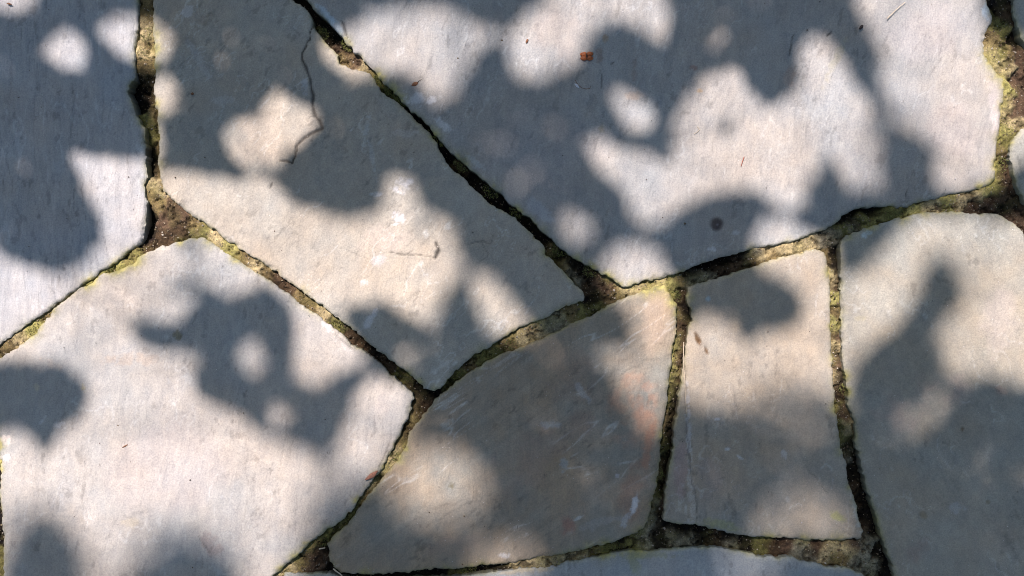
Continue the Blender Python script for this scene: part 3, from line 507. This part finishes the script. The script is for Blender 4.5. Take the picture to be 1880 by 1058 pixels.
xs = np.arange(-20, 1902, 2.0); ys = np.arange(-20, 1080, 2.0)
X, Y = np.meshgrid(xs, ys, indexing='ij')
mx = np.full(X.shape, -1e9)
for k in OUT:
    P = OUT[k]; a0 = min(p[0] for p in P) - 30; a1 = max(p[0] for p in P) + 30; b0 = min(p[1] for p in P) - 30; b1 = max(p[1] for p in P) + 30
    ii = np.nonzero((xs >= a0) & (xs <= a1))[0]; jj = np.nonzero((ys >= b0) & (ys <= b1))[0]
    if len(ii) == 0 or len(jj) == 0: continue
    sl = (slice(ii[0], ii[-1] + 1), slice(jj[0], jj[-1] + 1))
    mx[sl] = np.maximum(mx[sl], stone_sdf(k, X[sl], Y[sl]))
near = mx < 7
cell = near[:-1, :-1] & near[1:, :-1] & near[1:, 1:] & near[:-1, 1:]
used = np.zeros(X.shape, bool); used[:-1, :-1] |= cell; used[1:, :-1] |= cell; used[1:, 1:] |= cell; used[:-1, 1:] |= cell
dep, mcol = mortar_fields(X[used], Y[used])
sdm = mx[used]
dep = dep + 2.6 * np.exp(-np.abs(sdm) / 2.5) * (vnoise(X[used] / 25, Y[used] / 25, 88) > .35)                 # a small groove against the stone
dep = np.where(sdm > 3, np.maximum(dep, 6), dep)
al = algae(X[used], Y[used]); ga = (np.clip(al, 0, 1) * .75 * (dep < 12) * (.5 + .5 * vnoise(X[used] / 6, Y[used] / 6, 58)))[:, None]
mcol = mcol * (1 - ga) + np.array([.28, .275, .09]) * ga
idx = np.full(X.shape, -1, int); idx[used] = np.arange(used.sum())
Fm = grid_faces(cell, idx)[:, ::-1]
wx, wy, _ = W(X[used], Y[used])
MM = mortar_mat()
link('mortar_joint', mesh_np('mortar_joint', np.stack([wx, wy, -dep * .001], 1), Fm, True, mcol), MM, paving,
     label='sunken crumbling mortar with yellow green algae and dark earth, shade painted into the deep holes')
# coarse mortar bed outside the frame
xs2 = np.arange(LX0, LX1 + 1, 27.0); ys2 = np.arange(LY0, LY1 + 1, 27.0)
X2, Y2 = np.meshgrid(xs2, ys2, indexing='ij')
inf = (X2 > 10) & (X2 < 1870) & (Y2 > 10) & (Y2 < 1048)
c2 = ~(inf[:-1, :-1] & inf[1:, :-1] & inf[1:, 1:] & inf[:-1, 1:])
z2 = -(.013 + .003 * fbm(X2, Y2, 90, 57, 3)); z2 = np.where((X2 > -45) & (X2 < 1925) & (Y2 > -45) & (Y2 < 1105), -.034, z2)
cc2 = np.array(PAL['M']) * (1 + .4 * fbm(X2, Y2, 120, 59, 3))[..., None]
id2 = np.arange(X2.size).reshape(X2.shape); wx, wy, _ = W(X2.ravel(), Y2.ravel())
link('mortar_joint', mesh_np('mortar_bed', np.stack([wx, wy, z2.ravel()], 1), grid_faces(c2, id2)[:, ::-1], True, cc2.reshape(-1, 3)), MM, paving)

# ------------------------------------------------------------------ grit and moss lying in the joints
MI = np.nonzero(used.ravel())[0]
jm = sdm < -2.5; jx = X[used][jm]; jy = Y[used][jm]; jz = -dep[jm] * .001; jd = dep[jm]
octv = np.array([(1,0,0),(-1,0,0),(0,1,0),(0,-1,0),(0,0,1),(0,0,-1)], float)
octf = np.array([(0,2,4),(2,1,4),(1,3,4),(3,0,4),(2,0,5),(1,2,5),(3,1,5),(0,3,5)])
def scatter_grit(name, n, cols, smin, smax, pick, mat, kind='stuff', label=None, cat=None, xs=None, ys=None, zs=None):
    V = []; Fc = []; Cn = []
    for i in range(n):
        q = pick[i]; s = rng.uniform(smin, smax) * (.6 + .8 * rng.rand() ** 3)
        M = rng.normal(size=(3, 3)); M, _ = np.linalg.qr(M)
        v = (octv * s * rng.uniform(.55, 1.2, (6, 3))) @ M
        wx, wy, _ = W(xs[q] + rng.uniform(-1, 1), ys[q] + rng.uniform(-1, 1))
        V.append(v + np.array([wx, wy, zs[q] + s * .35])); Fc.append(octf + 6 * i)
        c = np.array(cols[rng.randint(len(cols))]) * rng.uniform(.7, 1.25); Cn.append(np.tile(c, (6, 1)))
    return link(name, mesh_np(name, np.concatenate(V), np.concatenate(Fc), False, np.concatenate(Cn)), mat, kind=kind, label=label, cat=cat)
gritm, n_, b_, o_ = new_mat('grit'); a_ = node(n_, 'ShaderNodeAttribute', attribute_name='Col'); n_.links.new(a_.outputs['Color'], b_.inputs['Base Color']); b_.inputs['Roughness'].default_value = .85
pk = rng.randint(0, len(jx), 3200)
scatter_grit('grit', 3200, [(.40,.37,.30),(.30,.25,.17),(.14,.10,.06),(.09,.07,.045),(.22,.19,.12),(.12,.09,.05),(.18,.15,.09)], .0005, .0017, pk, gritm,
             label='loose pale and brown grains of grit lying in the joints', cat='grit', xs=jx, ys=jy, zs=jz)
# moss: tiny tufts along chosen rims
mv = []; mf = []; mc = []
MOSS = [(640,78,9,60),(700,145,10,90),(722,165,13,140),(738,182,9,60),(800,250,12,70),(852,296,12,70),(905,345,12,60),(950,385,10,50),(1030,455,10,50),(1085,495,9,50),(268,62,9,50),(262,95,9,40),(590,62,8,40),(1240,545,8,40),(1560,420,9,40),(1650,395,14,60),(1553,715,7,40),(845,694,9,40),(900,648,14,60),(590,990,12,60),(640,948,9,40),(1125,1005,10,60),(855,1046,12,60),(1840,300,10,60),(1850,230,10,50),(620,600,8,30),(1210,870,6,30),(935,636,10,40),(725,840,6,30),(1545,790,6,30),(1842,52,10,50),(195,495,8,30),(60,604,8,30)]
for x, y, r, n in MOSS:
    dd = (jx - x) ** 2 + (jy - y) ** 2; c = np.nonzero(dd < (r * 1.6) ** 2)[0]
    if len(c) == 0: continue
    for i in range(n * 2):
        q = c[rng.randint(len(c))]; wx, wy, _ = W(jx[q] + rng.uniform(-1.5, 1.5), jy[q] + rng.uniform(-1.5, 1.5)); h = rng.uniform(.0012, .0040)
        a = rng.uniform(0, 6.28); t = rng.uniform(.2, 1.0) * h; w = .00045
        z0 = max(jz[q], -.008); p = np.array([wx, wy, z0]); k = len(mv)
        mv += [p + (w * math.sin(a), -w * math.cos(a), 0), p - (w * math.sin(a), -w * math.cos(a), 0), p + (t * math.cos(a), t * math.sin(a), h)]
        mf.append((k, k + 1, k + 2)); cc = np.array([.17, .185, .05]) * rng.uniform(.4, 1.3); mc += [cc, cc, cc * 1.3]
link('moss', mesh_np('moss', np.array(mv), np.array(mf), False, np.array(mc)), gritm, kind='stuff', label='tiny yellow green moss tufts along the rims of the joints', cat='moss')
# dark and rusty crumbs on the stone faces
cx_ = rng.uniform(0, 1880, 150); cy_ = rng.uniform(0, 1058, 150)
for i, (a, b) in enumerate([(85,83),(24,376),(123,402),(50,497),(237,326),(379,400),(354,173),(475,430),(516,461),(1335,68),(1527,142),(1716,244),(1485,609),(1409,609),(1729,594),(1748,475),(1196,222),(1183,276),(1257,411),(910,810),(788,940),(703,893),(658,995),(74,948),(201,949),(356,999),(218,782),(350,882),(1060,890),(1404,6),(1440,300),(291,602)]):
    cx_[i] = a; cy_[i] = b
mdir = 3.0
scatter_grit('soil_crumb', 150, [(.03,.022,.016),(.09,.045,.025),(.05,.035,.02),(.12,.09,.05)], .0006, .0015, np.arange(150), gritm,
             label='scattered dark crumbs of soil and bark on the stone faces', cat='crumbs', xs=cx_, ys=cy_, zs=np.full(150, .0008))

# ------------------------------------------------------------------ small litter, each a thing of its own
def tube(name, pts, r0, r1, mat, n=6, z=.0012, **kw):
    P = [np.array(W(p[0], p[1], z + (p[2] if len(p) > 2 else 0))) for p in pts]; V = []; Fc = []
    c0 = sum(P) / len(P)
    for i, p in enumerate(P):
        t = (P[min(i + 1, len(P) - 1)] - P[max(i - 1, 0)]); t /= np.linalg.norm(t) + 1e-9
        u = np.cross(t, (0, 0, 1)); u /= np.linalg.norm(u) + 1e-9; v = np.cross(t, u); r = r0 + (r1 - r0) * i / (len(P) - 1)
        for k in range(n):
            a = 2 * math.pi * k / n; V.append(p - c0 + r * (math.cos(a) * u + math.sin(a) * v))
        if i:
            for k in range(n): Fc.append(((i - 1) * n + k, (i - 1) * n + (k + 1) % n, i * n + (k + 1) % n, i * n + k))
    return link(name, mesh_np(name, np.array(V), np.array(Fc), True), mat, loc=tuple(c0), **kw)
def blob(name, px, py, lx, ly, lz, ang, mat, parent=None, z=.0008, bend=0.0, pinch=0.3, seed=0, loc=None, **kw):
    """lumpy ellipsoid with pinched ends, sizes in traced units"""
    V = []; Fc = []; nu, nv = 14, 9
    r = np.random.RandomState(seed + 5)
    ph = r.rand(4) * 6
    for j in range(nv):
        th = math.pi * (j + .0) / (nv - 1)
        for i in range(nu):
            f = 2 * math.pi * i / nu
            x = math.cos(th); q = math.sin(th) * (1 - pinch * abs(x)); y = q * math.cos(f); zz = q * math.sin(f)
            k = 1 + .10 * math.sin(3 * f + ph[0]) * math.sin(2 * th + ph[1]) + .07 * math.sin(5 * th + ph[2] + 2 * f)
            V.append((x * lx * S * k, (y * ly + bend * x * x * ly) * S * k, zz * lz * S * k + abs(bend) * x * x * .0006))
        if j:
            for i in range(nu): Fc.append(((j - 1) * nu + i, (j - 1) * nu + (i + 1) % nu, j * nu + (i + 1) % nu, j * nu + i))
    me = mesh_np(name, np.array(V), np.array(Fc), True)
    if loc is None: w = W(px, py, z + lz * S); loc = w
    o = link(name, me, mat, parent, loc=loc, **kw); o.rotation_euler = (0, 0, math.radians(ang)); return o

orange = plain_mat('orange_husk', (.36, .095, .018), .5, .6, 420, .0006)
brown = plain_mat('dry_brown', (.16, .07, .03), .7, .4, 500)
black = plain_mat('dark_seed', (.022, .012, .009), .45, .4, 500)
straw = plain_mat('pale_straw', (.58, .50, .36), .6, .25, 400)
red = plain_mat('red_thread', (.30, .09, .05), .6, .3, 400)
white = plain_mat('white_flake', (.62, .64, .68), .6, .2, 400)
pink = plain_mat('dry_pink_bract', (.26, .12, .075), .7, .45, 500)

hx, hy, _ = W(1077, 105)
husk = link('flower_husk', None, label='small orange brown four lobed husk on the slate blue stone', cat='husk', loc=(hx, hy, .0015))
for i, (dx, dy, lx, ly, a) in enumerate([(-6.0, -3.6, 8.0, 6.2, 10), (5.8, -4.6, 7.8, 5.9, -8), (-5.6, 3.8, 7.8, 6.0, -8), (5.6, 3.6, 7.8, 5.8, 6)]):
    blob('husk_lobe', 0, 0, lx * .85, ly * .8, 3.4, -a, orange, husk, seed=i, pinch=.12, bend=.1, loc=(dx * S * .85, -dy * S * .85, .0022 + .0004 * (i % 2)))
blob('husk_stalk', 0, 0, 1.6, 6.0, 2.2, 5, black, husk, seed=9, loc=(0, 0, .0036))
b = link('bud_scale', None, label='tiny brown bud scale with a stalk near the diagonal joint', cat='bud scale', loc=W(762, 155, .0012))
blob('scale_body', 0, 0, 6.5, 3.8, 2.0, 28, brown, b, seed=3, loc=(0, 0, .001)); t = tube('stalk', [(940, 529), (945, 524), (950, 521)], .0007, .0003, black, z=.002, parent=b); t.location = (.0055, .0035, .001)
blob('bark_chip', 967.5, 76, 4.2, 2.1, 1.6, 68, brown, seed=4, pinch=.05, label='tiny brown bark chip on a sunlit patch of the slate blue stone', cat='bark chip')
blob('seed', 1580, 51, 5.2, 3.2, 2.6, 50, black, seed=6, label='small black seed near the top right sunlit strip', cat='seed')
blob('brown_seed', 354, 173, 3.0, 2.6, 2.0, 0, brown, seed=7, label='tiny round brown seed on the greenish grey stone', cat='seed')
blob('bud_fragment', 18, 8, 5.0, 1.8, 1.5, -15, brown, seed=8, label='thin brown fragment near the top left corner', cat='fragment')
blob('white_flake', 1059, 158, 5.5, 2.4, 1.2, -42, white, seed=10, label='small white flake beside the thin curled tendril', cat='flake')
tube('tendril', [(1056,148),(1061,156),(1068,162),(1076,164),(1083,163),(1084,159),(1079,153),(1073,149)], .0005, .0004, brown, label='thin brown curled tendril below the orange husk', cat='tendril')
tube('straw', [(1628,35),(1636,27),(1644,19),(1652,12),(1661,5)], .0007, .0004, straw, z=.0022, label='pale straw lying on the sunlit strip at the top right', cat='straw')
tube('thread', [(1366,288),(1363,296),(1360,306)], .0006, .0004, red, label='short red brown thread on the sunlit slate blue stone', cat='thread')
tube('root_hair', [(1255,628),(1254,660),(1257,700),(1258,730),(1261,765)], .0006, .0004, straw, z=.0020, label='long pale grass stem lying beside the dark upright joint', cat='grass stem')
tube('rootlet', [(612,1044),(618,1049),(624,1053),(631,1060)], .0011, .0007, straw, z=.001, label='pale rootlet poking out by the lower corner of the pinkish stone', cat='rootlet')
tube('rootlet', [(585,1009),(591,1008),(596,1007)], .0010, .0007, straw, z=-.003, label='short pale rootlet above the patch of brown earth', cat='rootlet')
tube('rootlet', [(1280,233),(1284,238),(1280,243),(1274,246)], .0004, .0003, straw, z=.001, label='fine curled fibre inside the large sunlit patch', cat='fibre')
blob('dry_bract', 683, 873, 13.5, 4.6, 2.4, 38, pink, seed=12, z=.0012, bend=.2, label='reddish dry bract at the rim of the pale lower left stone', cat='bract')
blob('needle_scrap', 230, 799 + 20, 6, 1.2, 1.0, 30, brown, seed=13, label='thin dark scrap in the sunlit middle of the pale lower left stone', cat='scrap')
# small white grains on the faces
nw = 260
scatter_grit('sand_grain', nw, [(.6,.6,.58),(.5,.5,.5),(.42,.42,.38)], .00035, .0009, np.arange(nw), gritm, label='pale grains of sand scattered over the stones', cat='sand',
             xs=rng.uniform(0, 1880, nw), ys=rng.uniform(0, 1058, nw), zs=np.full(nw, .0009))

# ------------------------------------------------------------------ the tree that shades the paving (it stands beyond the top edge)
LIT = [
 [(-80,-60),(70,-40),(60,16),(30,22),(-20,14),(-80,20)],
 [(80,72),(120,62),(152,70),(160,92),(152,118),(126,127),(98,120),(82,98)],
 [(182,52),(205,34),(250,26),(290,42),(315,78),(316,104),(290,116),(250,110),(212,95),(190,74)],
 [(275,142),(308,144),(326,166),(318,198),(300,206),(296,250),(300,300),(280,300),(278,250),(268,200)],
 [(500,178),(530,172),(556,192),(577,212),(585,238),(562,260),(524,276),(512,310),(470,318),(440,305),(418,278),(412,244),(435,222),(478,212)],
 # the great sunlit sweep: left stones, the lower half of the long stone, the lower left stone
 [(130,282),(190,292),(262,292),(300,314),(370,320),(430,332),(490,325),(516,350),(530,375),(570,385),(610,404),(655,408),(690,396),(706,376),(704,342),(732,326),(760,340),(768,385),(800,400),(830,420),(850,460),(845,500),(820,528),(800,545),(806,575),(788,598),(760,588),(735,566),(700,555),(660,552),(630,565),(625,585),(690,690),(765,722),(752,785),(700,862),(660,905),(610,930),(560,960),(525,1060),(520,1150),(-100,1150),(-100,440),(-20,450),(20,478),(60,495),(110,505),(155,485),(190,430),(186,395),(150,335)],
 [(582,66),(600,78),(650,60),(690,28),(760,20),(830,20),(876,40),(888,70),(870,105),(852,150),(828,184),(802,192),(782,162),(760,135),(712,126),(690,140),(650,146),(612,122),(584,92)],
 [(888,52),(930,60),(930,78),(888,82)],
 [(930,80),(962,36),(1005,8),(1010,-60),(1205,-60),(1222,30),(1230,58),(1205,68),(1170,50),(1130,34),(1098,45),(1074,70),(1058,112),(1020,128),(990,150),(958,152),(934,120)],
 [(1128,172),(1168,168),(1198,198),(1196,232),(1162,244),(1132,224)],
 [(1310,64),(1328,64),(1332,80),(1314,84)],
 [(1080,256),(1110,252),(1140,276),(1200,286),(1226,306),(1236,280),(1232,240),(1252,192),(1290,152),(1340,127),(1368,142),(1388,185),(1420,197),(1455,165),(1476,125),(1468,95),(1490,68),(1520,78),(1540,112),(1570,160),(1603,197),(1618,240),(1614,290),(1618,328),(1590,348),(1556,338),(1540,310),(1526,290),(1500,318),(1470,330),(1478,368),(1450,392),(1422,380),(1400,350),(1360,347),(1290,357),(1246,377),(1215,407),(1185,412),(1158,388),(1152,350),(1112,320),(1086,290)],
 [(1570,-60),(1572,0),(1602,50),(1622,90),(1618,150),(1618,200),(1650,240),(1702,252),(1722,282),(1722,338),(1745,352),(1832,338),(1862,300),(1900,290),(1960,250),(1960,80),(1880,66),(1812,56),(1796,20),(1796,-60)],
 [(1042,396),(1072,382),(1088,402),(1080,434),(1052,442),(1036,420)],
 [(1108,492),(1142,458),(1175,442),(1203,457),(1214,492),(1238,512),(1245,560),(1244,640),(1236,700),(1214,776),(1178,784),(1152,738),(1134,692),(1090,668),(1114,644),(1160,642),(1172,602),(1150,562),(1126,548)],
 [(1248,602),(1300,580),(1345,602),(1372,640),(1400,616),(1450,614),(1482,572),(1467,530),(1430,500),(1395,480),(1382,450),(1378,420),(1402,402),(1440,404),(1475,426),(1530,432),(1536,480),(1546,520),(1600,485),(1640,450),(1662,415),(1700,390),(1880,398),(1980,420),(1980,690),(1850,706),(1790,692),(1735,690),(1690,690),(1640,690),(1580,700),(1556,740),(1530,785),(1470,800),(1405,784),(1372,755),(1330,748),(1285,742),(1244,715)],
 [(870,516),(902,510),(926,540),(952,578),(976,598),(960,630),(920,622),(892,590),(870,552)],
 [(718,640),(748,638),(766,658),(762,682),(735,668)],
 [(1610,758),(1690,705),(1738,722),(1730,762),(1668,800),(1612,800)],
 [(1392,965),(1425,915),(1480,900),(1535,935),(1565,978),(1570,1010),(1400,1010)],
 [(756,825),(820,822),(866,842),(888,878),(884,916),(852,946),(812,958),(762,944),(730,915),(730,868)],
 [(900,1000),(950,995),(985,1020),(970,1070),(860,1075)],
 [(1340,1020),(1440,1030),(1400,1070),(1340,1060)],
]
DARK = [
 [(326,436),(372,430),(372,460),(345,468),(326,456)],
 [(300,520),(330,512),(348,530),(336,548),(308,540)],
 [(228,602),(262,584),(330,586),(352,566),(366,542),(340,528),(318,512),(350,510),(392,532),(420,548),(450,526),(480,514),(515,530),(540,570),(545,620),(537,660),(546,690),(570,706),(600,702),(640,670),(680,665),(702,688),(672,704),(652,732),(642,785),(622,838),(600,868),(576,846),(555,828),(520,824),(474,804),(446,768),(400,750),(362,740),(348,710),(368,680),(368,658),(348,650),(310,650),(272,642),(246,622)],
 [(-90,664),(0,660),(60,656),(112,667),(150,697),(168,730),(155,768),(120,790),(96,820),(76,852),(64,812),(40,792),(0,790),(-90,800)],
 [(25,960),(50,935),(90,930),(132,956),(156,1010),(170,1160),(-10,1160),(0,1010)],
 [(270,1008),(330,985),(400,1000),(460,1040),(450,1160),(190,1160),(230,1050)],
 [(416,846),(438,850),(436,868),(418,866)],
 [(572,925),(605,905),(650,880),(690,870),(655,935),(600,965),(566,950)],
 [(758,412),(788,410),(792,436),(764,440)],
 [(1320,222),(1346,222),(1350,248),(1324,250)],
 [(1704,474),(1730,464),(1756,474),(1756,516),(1788,554),(1745,576),(1728,592),(1722,632),(1742,652),(1735,700),(1640,770),(1546,726),(1552,680),(1590,636),(1630,614),(1656,575),(1684,526),(1694,490)],
 [(1500,300),(1530,286),(1545,312),(1530,345),(1495,330)],
 [(1812,396),(1845,400),(1835,416),(1812,412)],
]
SPOT = [[(440,642),(462,632),(484,642),(488,664),(476,684),(452,684),(438,664)], [(494,748),(512,740),(530,752),(532,776),(516,792),(496,780)], [(560,712),(566,712),(566,716),(560,716)]]
Q = 5.0; MG = 130
gx = np.arange(-MG, 1880 + MG, Q); gy = np.arange(-MG, 1058 + MG, Q)
GX, GY = np.meshgrid(gx, gy, indexing='ij')
lit = np.zeros(GX.shape, bool)
for P in LIT: lit |= poly_sdf(GX, GY, P) > 0
for P in DARK: lit &= ~(poly_sdf(GX, GY, P) > 0)
for P in SPOT: lit |= poly_sdf(GX, GY, P) > 0
HALF = [(770,880,170,120,26),(900,1035,90,50,22),(1475,965,120,70,22),(1680,755,100,70,19),(1170,715,70,95,24),(1400,650,150,90,38),(1800,550,110,150,40),(250,1005,210,60,22),(1455,758,100,58,18),(1300,740,40,16,18),(400,498,75,34,22),(430,975,170,60,24),(60,930,70,60,24),(590,890,60,50,24),(1830,690,60,22,20),(305,180,40,140,24),(1062,415,45,45,26),(740,650,50,40,20),(940,600,40,30,24),(610,900,60,40,20),(1390,1040,90,30,20),(1440,150,50,50,26)]
for hx_, hy_, ra, rb, sp_ in HALF:
    hs_ = 8.0 if hx_ > 1300 and hy_ > 700 else 5.5
    for aa in np.arange(hx_ - ra, hx_ + ra, sp_):
        for bb in np.arange(hy_ - rb, hy_ + rb, sp_):
            if ((aa - hx_) / ra) ** 2 + ((bb - hy_) / rb) ** 2 > 1: continue
            ja = aa + rng.uniform(-5, 5); jb = bb + rng.uniform(-5, 5); m = (abs(GX - ja) < hs_) & (abs(GY - jb) < hs_)
            lit &= ~m
dark = ~lit
# leaf stamps: pointed ovals
def leaf_outline(n=7):
    t = np.linspace(0, 1, n); w = np.sin(np.pi * t ** .85) ** .8 * (1 - .25 * t); return t, w
LT, LWd = leaf_outline(7)
stamps = []
for L in (150, 115, 85, 60, 42, 28):
    for a in range(16):
        ang = a * 2 * math.pi / 16 + .1; wd = L * .30
        R = int(L / 2 / Q) + 2; k = np.arange(-R, R + 1) * Q
        KX, KY = np.meshgrid(k, k, indexing='ij'); u = KX * math.cos(ang) + KY * math.sin(ang); v = -KX * math.sin(ang) + KY * math.cos(ang)
        tt = u / L + .5; ww = np.interp(tt, LT, LWd) * wd
        m = (tt > 0) & (tt < 1) & (np.abs(v) < ww)
        stamps.append((L, ang, wd, R, m))
rl = np.random.RandomState(5)
cov = np.zeros(GX.shape, np.int8); leaves = []
NX, NY = GX.shape
for size_i, (L0, tries, stop) in enumerate([(0, 1500, 0), (1, 1700, 0), (2, 2200, 0), (3, 2400, 0), (4, 2200, 0), (5, 1500, 0)]):
    unc = np.argwhere(dark & (cov == 0)); rl.shuffle(unc); cnt = 0
    for (ci, cj) in unc[:tries]:
        if cov[ci, cj]: continue
        best = None
        for _ in range(14):
            si = size_i * 16 + rl.randint(16); L, ang, wd, R, m = stamps[si]
            ai = ci + rl.randint(-R // 2 - 1, R // 2 + 2); aj = cj + rl.randint(-R // 2 - 1, R // 2 + 2)
            if ai - R < 0 or aj - R < 0 or ai + R >= NX or aj + R >= NY: continue
            lw = lit[ai - R:ai + R + 1, aj - R:aj + R + 1]; cw = cov[ai - R:ai + R + 1, aj - R:aj + R + 1]
            tot = m.sum(); bad = (m & lw).sum(); new = (m & ~lw & (cw == 0)).sum()
            if bad > (.05 if size_i < 5 else .5) * tot or new < .18 * tot: continue
            sc = new - 4 * bad
            if best is None or sc > best[0]: best = (sc, si, ai, aj)
        if best:
            _, si, ai, aj = best; L, ang, wd, R, m = stamps[si]
            cov[ai - R:ai + R + 1, aj - R:aj + R + 1] += m.astype(np.int8)
            leaves.append((gx[ai], gy[aj], L, ang, wd))
print('leaves over frame', len(leaves), 'uncovered dark %.4f' % ((dark & (cov == 0)).sum() / dark.sum()))
def leaf_distance(x, y):
    d = 3.3 + 3.6 * sstep(740, 940, y) + 1.0 * sstep(1500, 1850, x) * sstep(700, 850, y)
    d = d + 1.5 * float(fbm(np.array([x]), np.array([y]), 380.0, 95, 2)[0]) * (1 - .6 * sstep(740, 940, y))
    d = max(d, 2.6)
    d = d + 2.4 * np.exp(-(((x - 1450) / 160.0) ** 2 + ((y - 760) / 70.0) ** 2)) + 1.5 * np.exp(-(((x - 800) / 150.0) ** 2 + ((y - 850) / 120.0) ** 2))
    return float(d)
allL = [(x, y, L, a, w, leaf_distance(x, y) + rl.uniform(-.15, .15)) for x, y, L, a, w in leaves]
nin = len(allL)
for i in range(7200):                                   # the rest of the crown
    x = rl.uniform(-3400, 5200); y = rl.uniform(-3200, 3600)
    if -MG + 10 < x < 1880 + MG - 10 and -MG + 10 < y < 1058 + MG - 10: continue
    if fbm(np.array([x]), np.array([y]), 420, 80, 3)[0] < -.22: continue
    L = rl.uniform(70, 150); allL.append((x, y, L, rl.uniform(0, 6.28), L * .3, rl.uniform(3.8, 8.2)))
V = np.zeros((len(allL), 21, 3)); t = LT
FL = []
for k in range(6):
    FL += [(k, k + 1, 8 + k, 7 + k), (7 + k, 8 + k, 15 + k, 14 + k)]
FL = np.array(FL); FF = (FL[None] + 21 * np.arange(len(allL))[:, None, None]).reshape(-1, 4)
cen = []
for i, (x, y, L, a, wd, d) in enumerate(allL):
    ca, sa = math.cos(a), math.sin(a); tilt = rl.uniform(-.45, .45, 2)
    for r_, sgn in enumerate((-1, 0, 1)):
        u = (t - .5) * L; v = sgn * LWd * wd
        X_ = x + u * ca - v * sa; Y_ = y + u * sa + v * ca
        wx, wy, _ = W(X_, Y_)
        dd = d + (u * tilt[0] + v * tilt[1] + np.abs(v) * .25 - (u / L) ** 2 * L * .35) * S
        V[i, r_ * 7:(r_ + 1) * 7] = np.stack([wx, wy, np.zeros(7)], 1) + TO_SUN[None] * dd[:, None]
    cen.append(V[i, 7])
cen = np.array(cen)
tree = link('shade_tree', None, label='broadleaf tree beyond the top edge whose leaves dapple the paving', cat='tree', loc=(-2.9, 5.2, -.046))
TL = np.array(tree.location)
leafy = mesh_np('foliage', V.reshape(-1, 3) - TL, FF, True)
link('foliage', leafy, leaf_mat(), tree, kind='stuff')
bark = plain_mat('bark', (.10, .075, .055), .9, .4, 14, .01)
bv = []; bf = []
def limb(p, q, r0, r1, n=7, seg=7, sag=0.0, wob=.05):
    p = np.array(p, float); q = np.array(q, float); k0 = len(bv); L = np.linalg.norm(q - p)
    for i in range(seg + 1):
        s_ = i / seg; c = p + (q - p) * s_; c[2] += sag * L * math.sin(math.pi * s_)
        if 0 < i < seg: c = c + rl.uniform(-wob, wob, 3) * L * .4
        d = (q - p) / (L + 1e-9); u = np.cross(d, (0.3, 0.2, 1)); u /= np.linalg.norm(u) + 1e-9; v = np.cross(d, u); r = r0 + (r1 - r0) * s_
        for k in range(n):
            a = 2 * math.pi * k / n; bv.append(c + r * (math.cos(a) * u + math.sin(a) * v) - TL)
        if i:
            for k in range(n): bf.append((k0 + (i - 1) * n + k, k0 + (i - 1) * n + (k + 1) % n, k0 + i * n + (k + 1) % n, k0 + i * n + k))
def flush_limbs(name, kind=None):
    global bv, bf
    link(name, mesh_np(name, np.array(bv), np.array(bf), True), bark, tree, kind=kind); bv = []; bf = []
limb((-2.9, 5.2, -.1), (-2.75, 5.05, 2.4), .20, .14, 14, 8, 0, .015); limb((-2.75, 5.05, 2.4), (-2.9, 5.1, 6.2), .14, .05, 12, 8, 0, .03)
flush_limbs('trunk')
def over(px, py, d): return np.array(W(px, py, 0)) + TO_SUN * d
hubs = []
ROUTES = [[(-650,-900,5.0),(-420,-360,4.2),(-360,200,4.0),(-380,800,4.6),(-380,1330,6.0),(300,1420,6.4),(1000,1440,6.4)],
          [(-200,-1000,5.0),(420,-360,3.9)], [(300,-1000,5.0),(1100,-370,3.9),(1900,-360,4.0)],
          [(900,-1100,5.2),(2260,-300,4.2),(2270,400,4.2),(2300,1000,5.2),(2150,1440,6.2),(1500,1450,6.4)]]
for i, R_ in enumerate(ROUTES):
    p = np.array([-2.82, 5.05, 2.6 + .6 * i]); r0 = .055
    for k, (px, py, d) in enumerate(R_):
        q = over(px, py, d); r1 = r0 * .68; limb(p, q, r0, r1, 8, 6, .02, .02); p = q; r0 = r1
        if k or len(R_) == 2: hubs.append(q)
def shadow_px(p):
    g = np.array(p) - TO_SUN * (p[2] / TO_SUN[2]); return g[0] / S + 940, 529 - g[1] / S
for _ in range(60):
    p = (-2.85, 5.1, rl.uniform(2.6, 6)); px = rl.uniform(-3200, 5000); py = rl.uniform(-3000, 3400)
    a0 = shadow_px(p); u = np.linspace(0, 1, 60); lx = a0[0] + (px - a0[0]) * u; ly = a0[1] + (py - a0[1]) * u
    if ((lx > -420) & (lx < 2300) & (ly > -420) & (ly < 1480)).any(): continue
    limb(p, over(px, py, rl.uniform(4.2, 7.5)), .04, .008, 7, 8, 0, .015)
flush_limbs('limbs', 'stuff')
hubs = np.array(hubs); inner = cen[:nin]
order = rl.permutation(nin)[:60]
near_i = np.argmin(((inner[:, None] - inner[order][None]) ** 2).sum(2), 1)
for g, o_i in enumerate(order):
    mem = np.nonzero(near_i == g)[0]; c = inner[o_i]
    h = hubs[np.argmin(((hubs - c) ** 2).sum(1))]; limb(h, c, .0035, .0016, 5, 5, .02, .02)
    for m_ in mem[::2]:
        if np.linalg.norm(inner[m_] - c) > .02: limb(c, inner[m_], .0011, .0006, 3, 1, 0, 0)
flush_limbs('twigs', 'stuff')
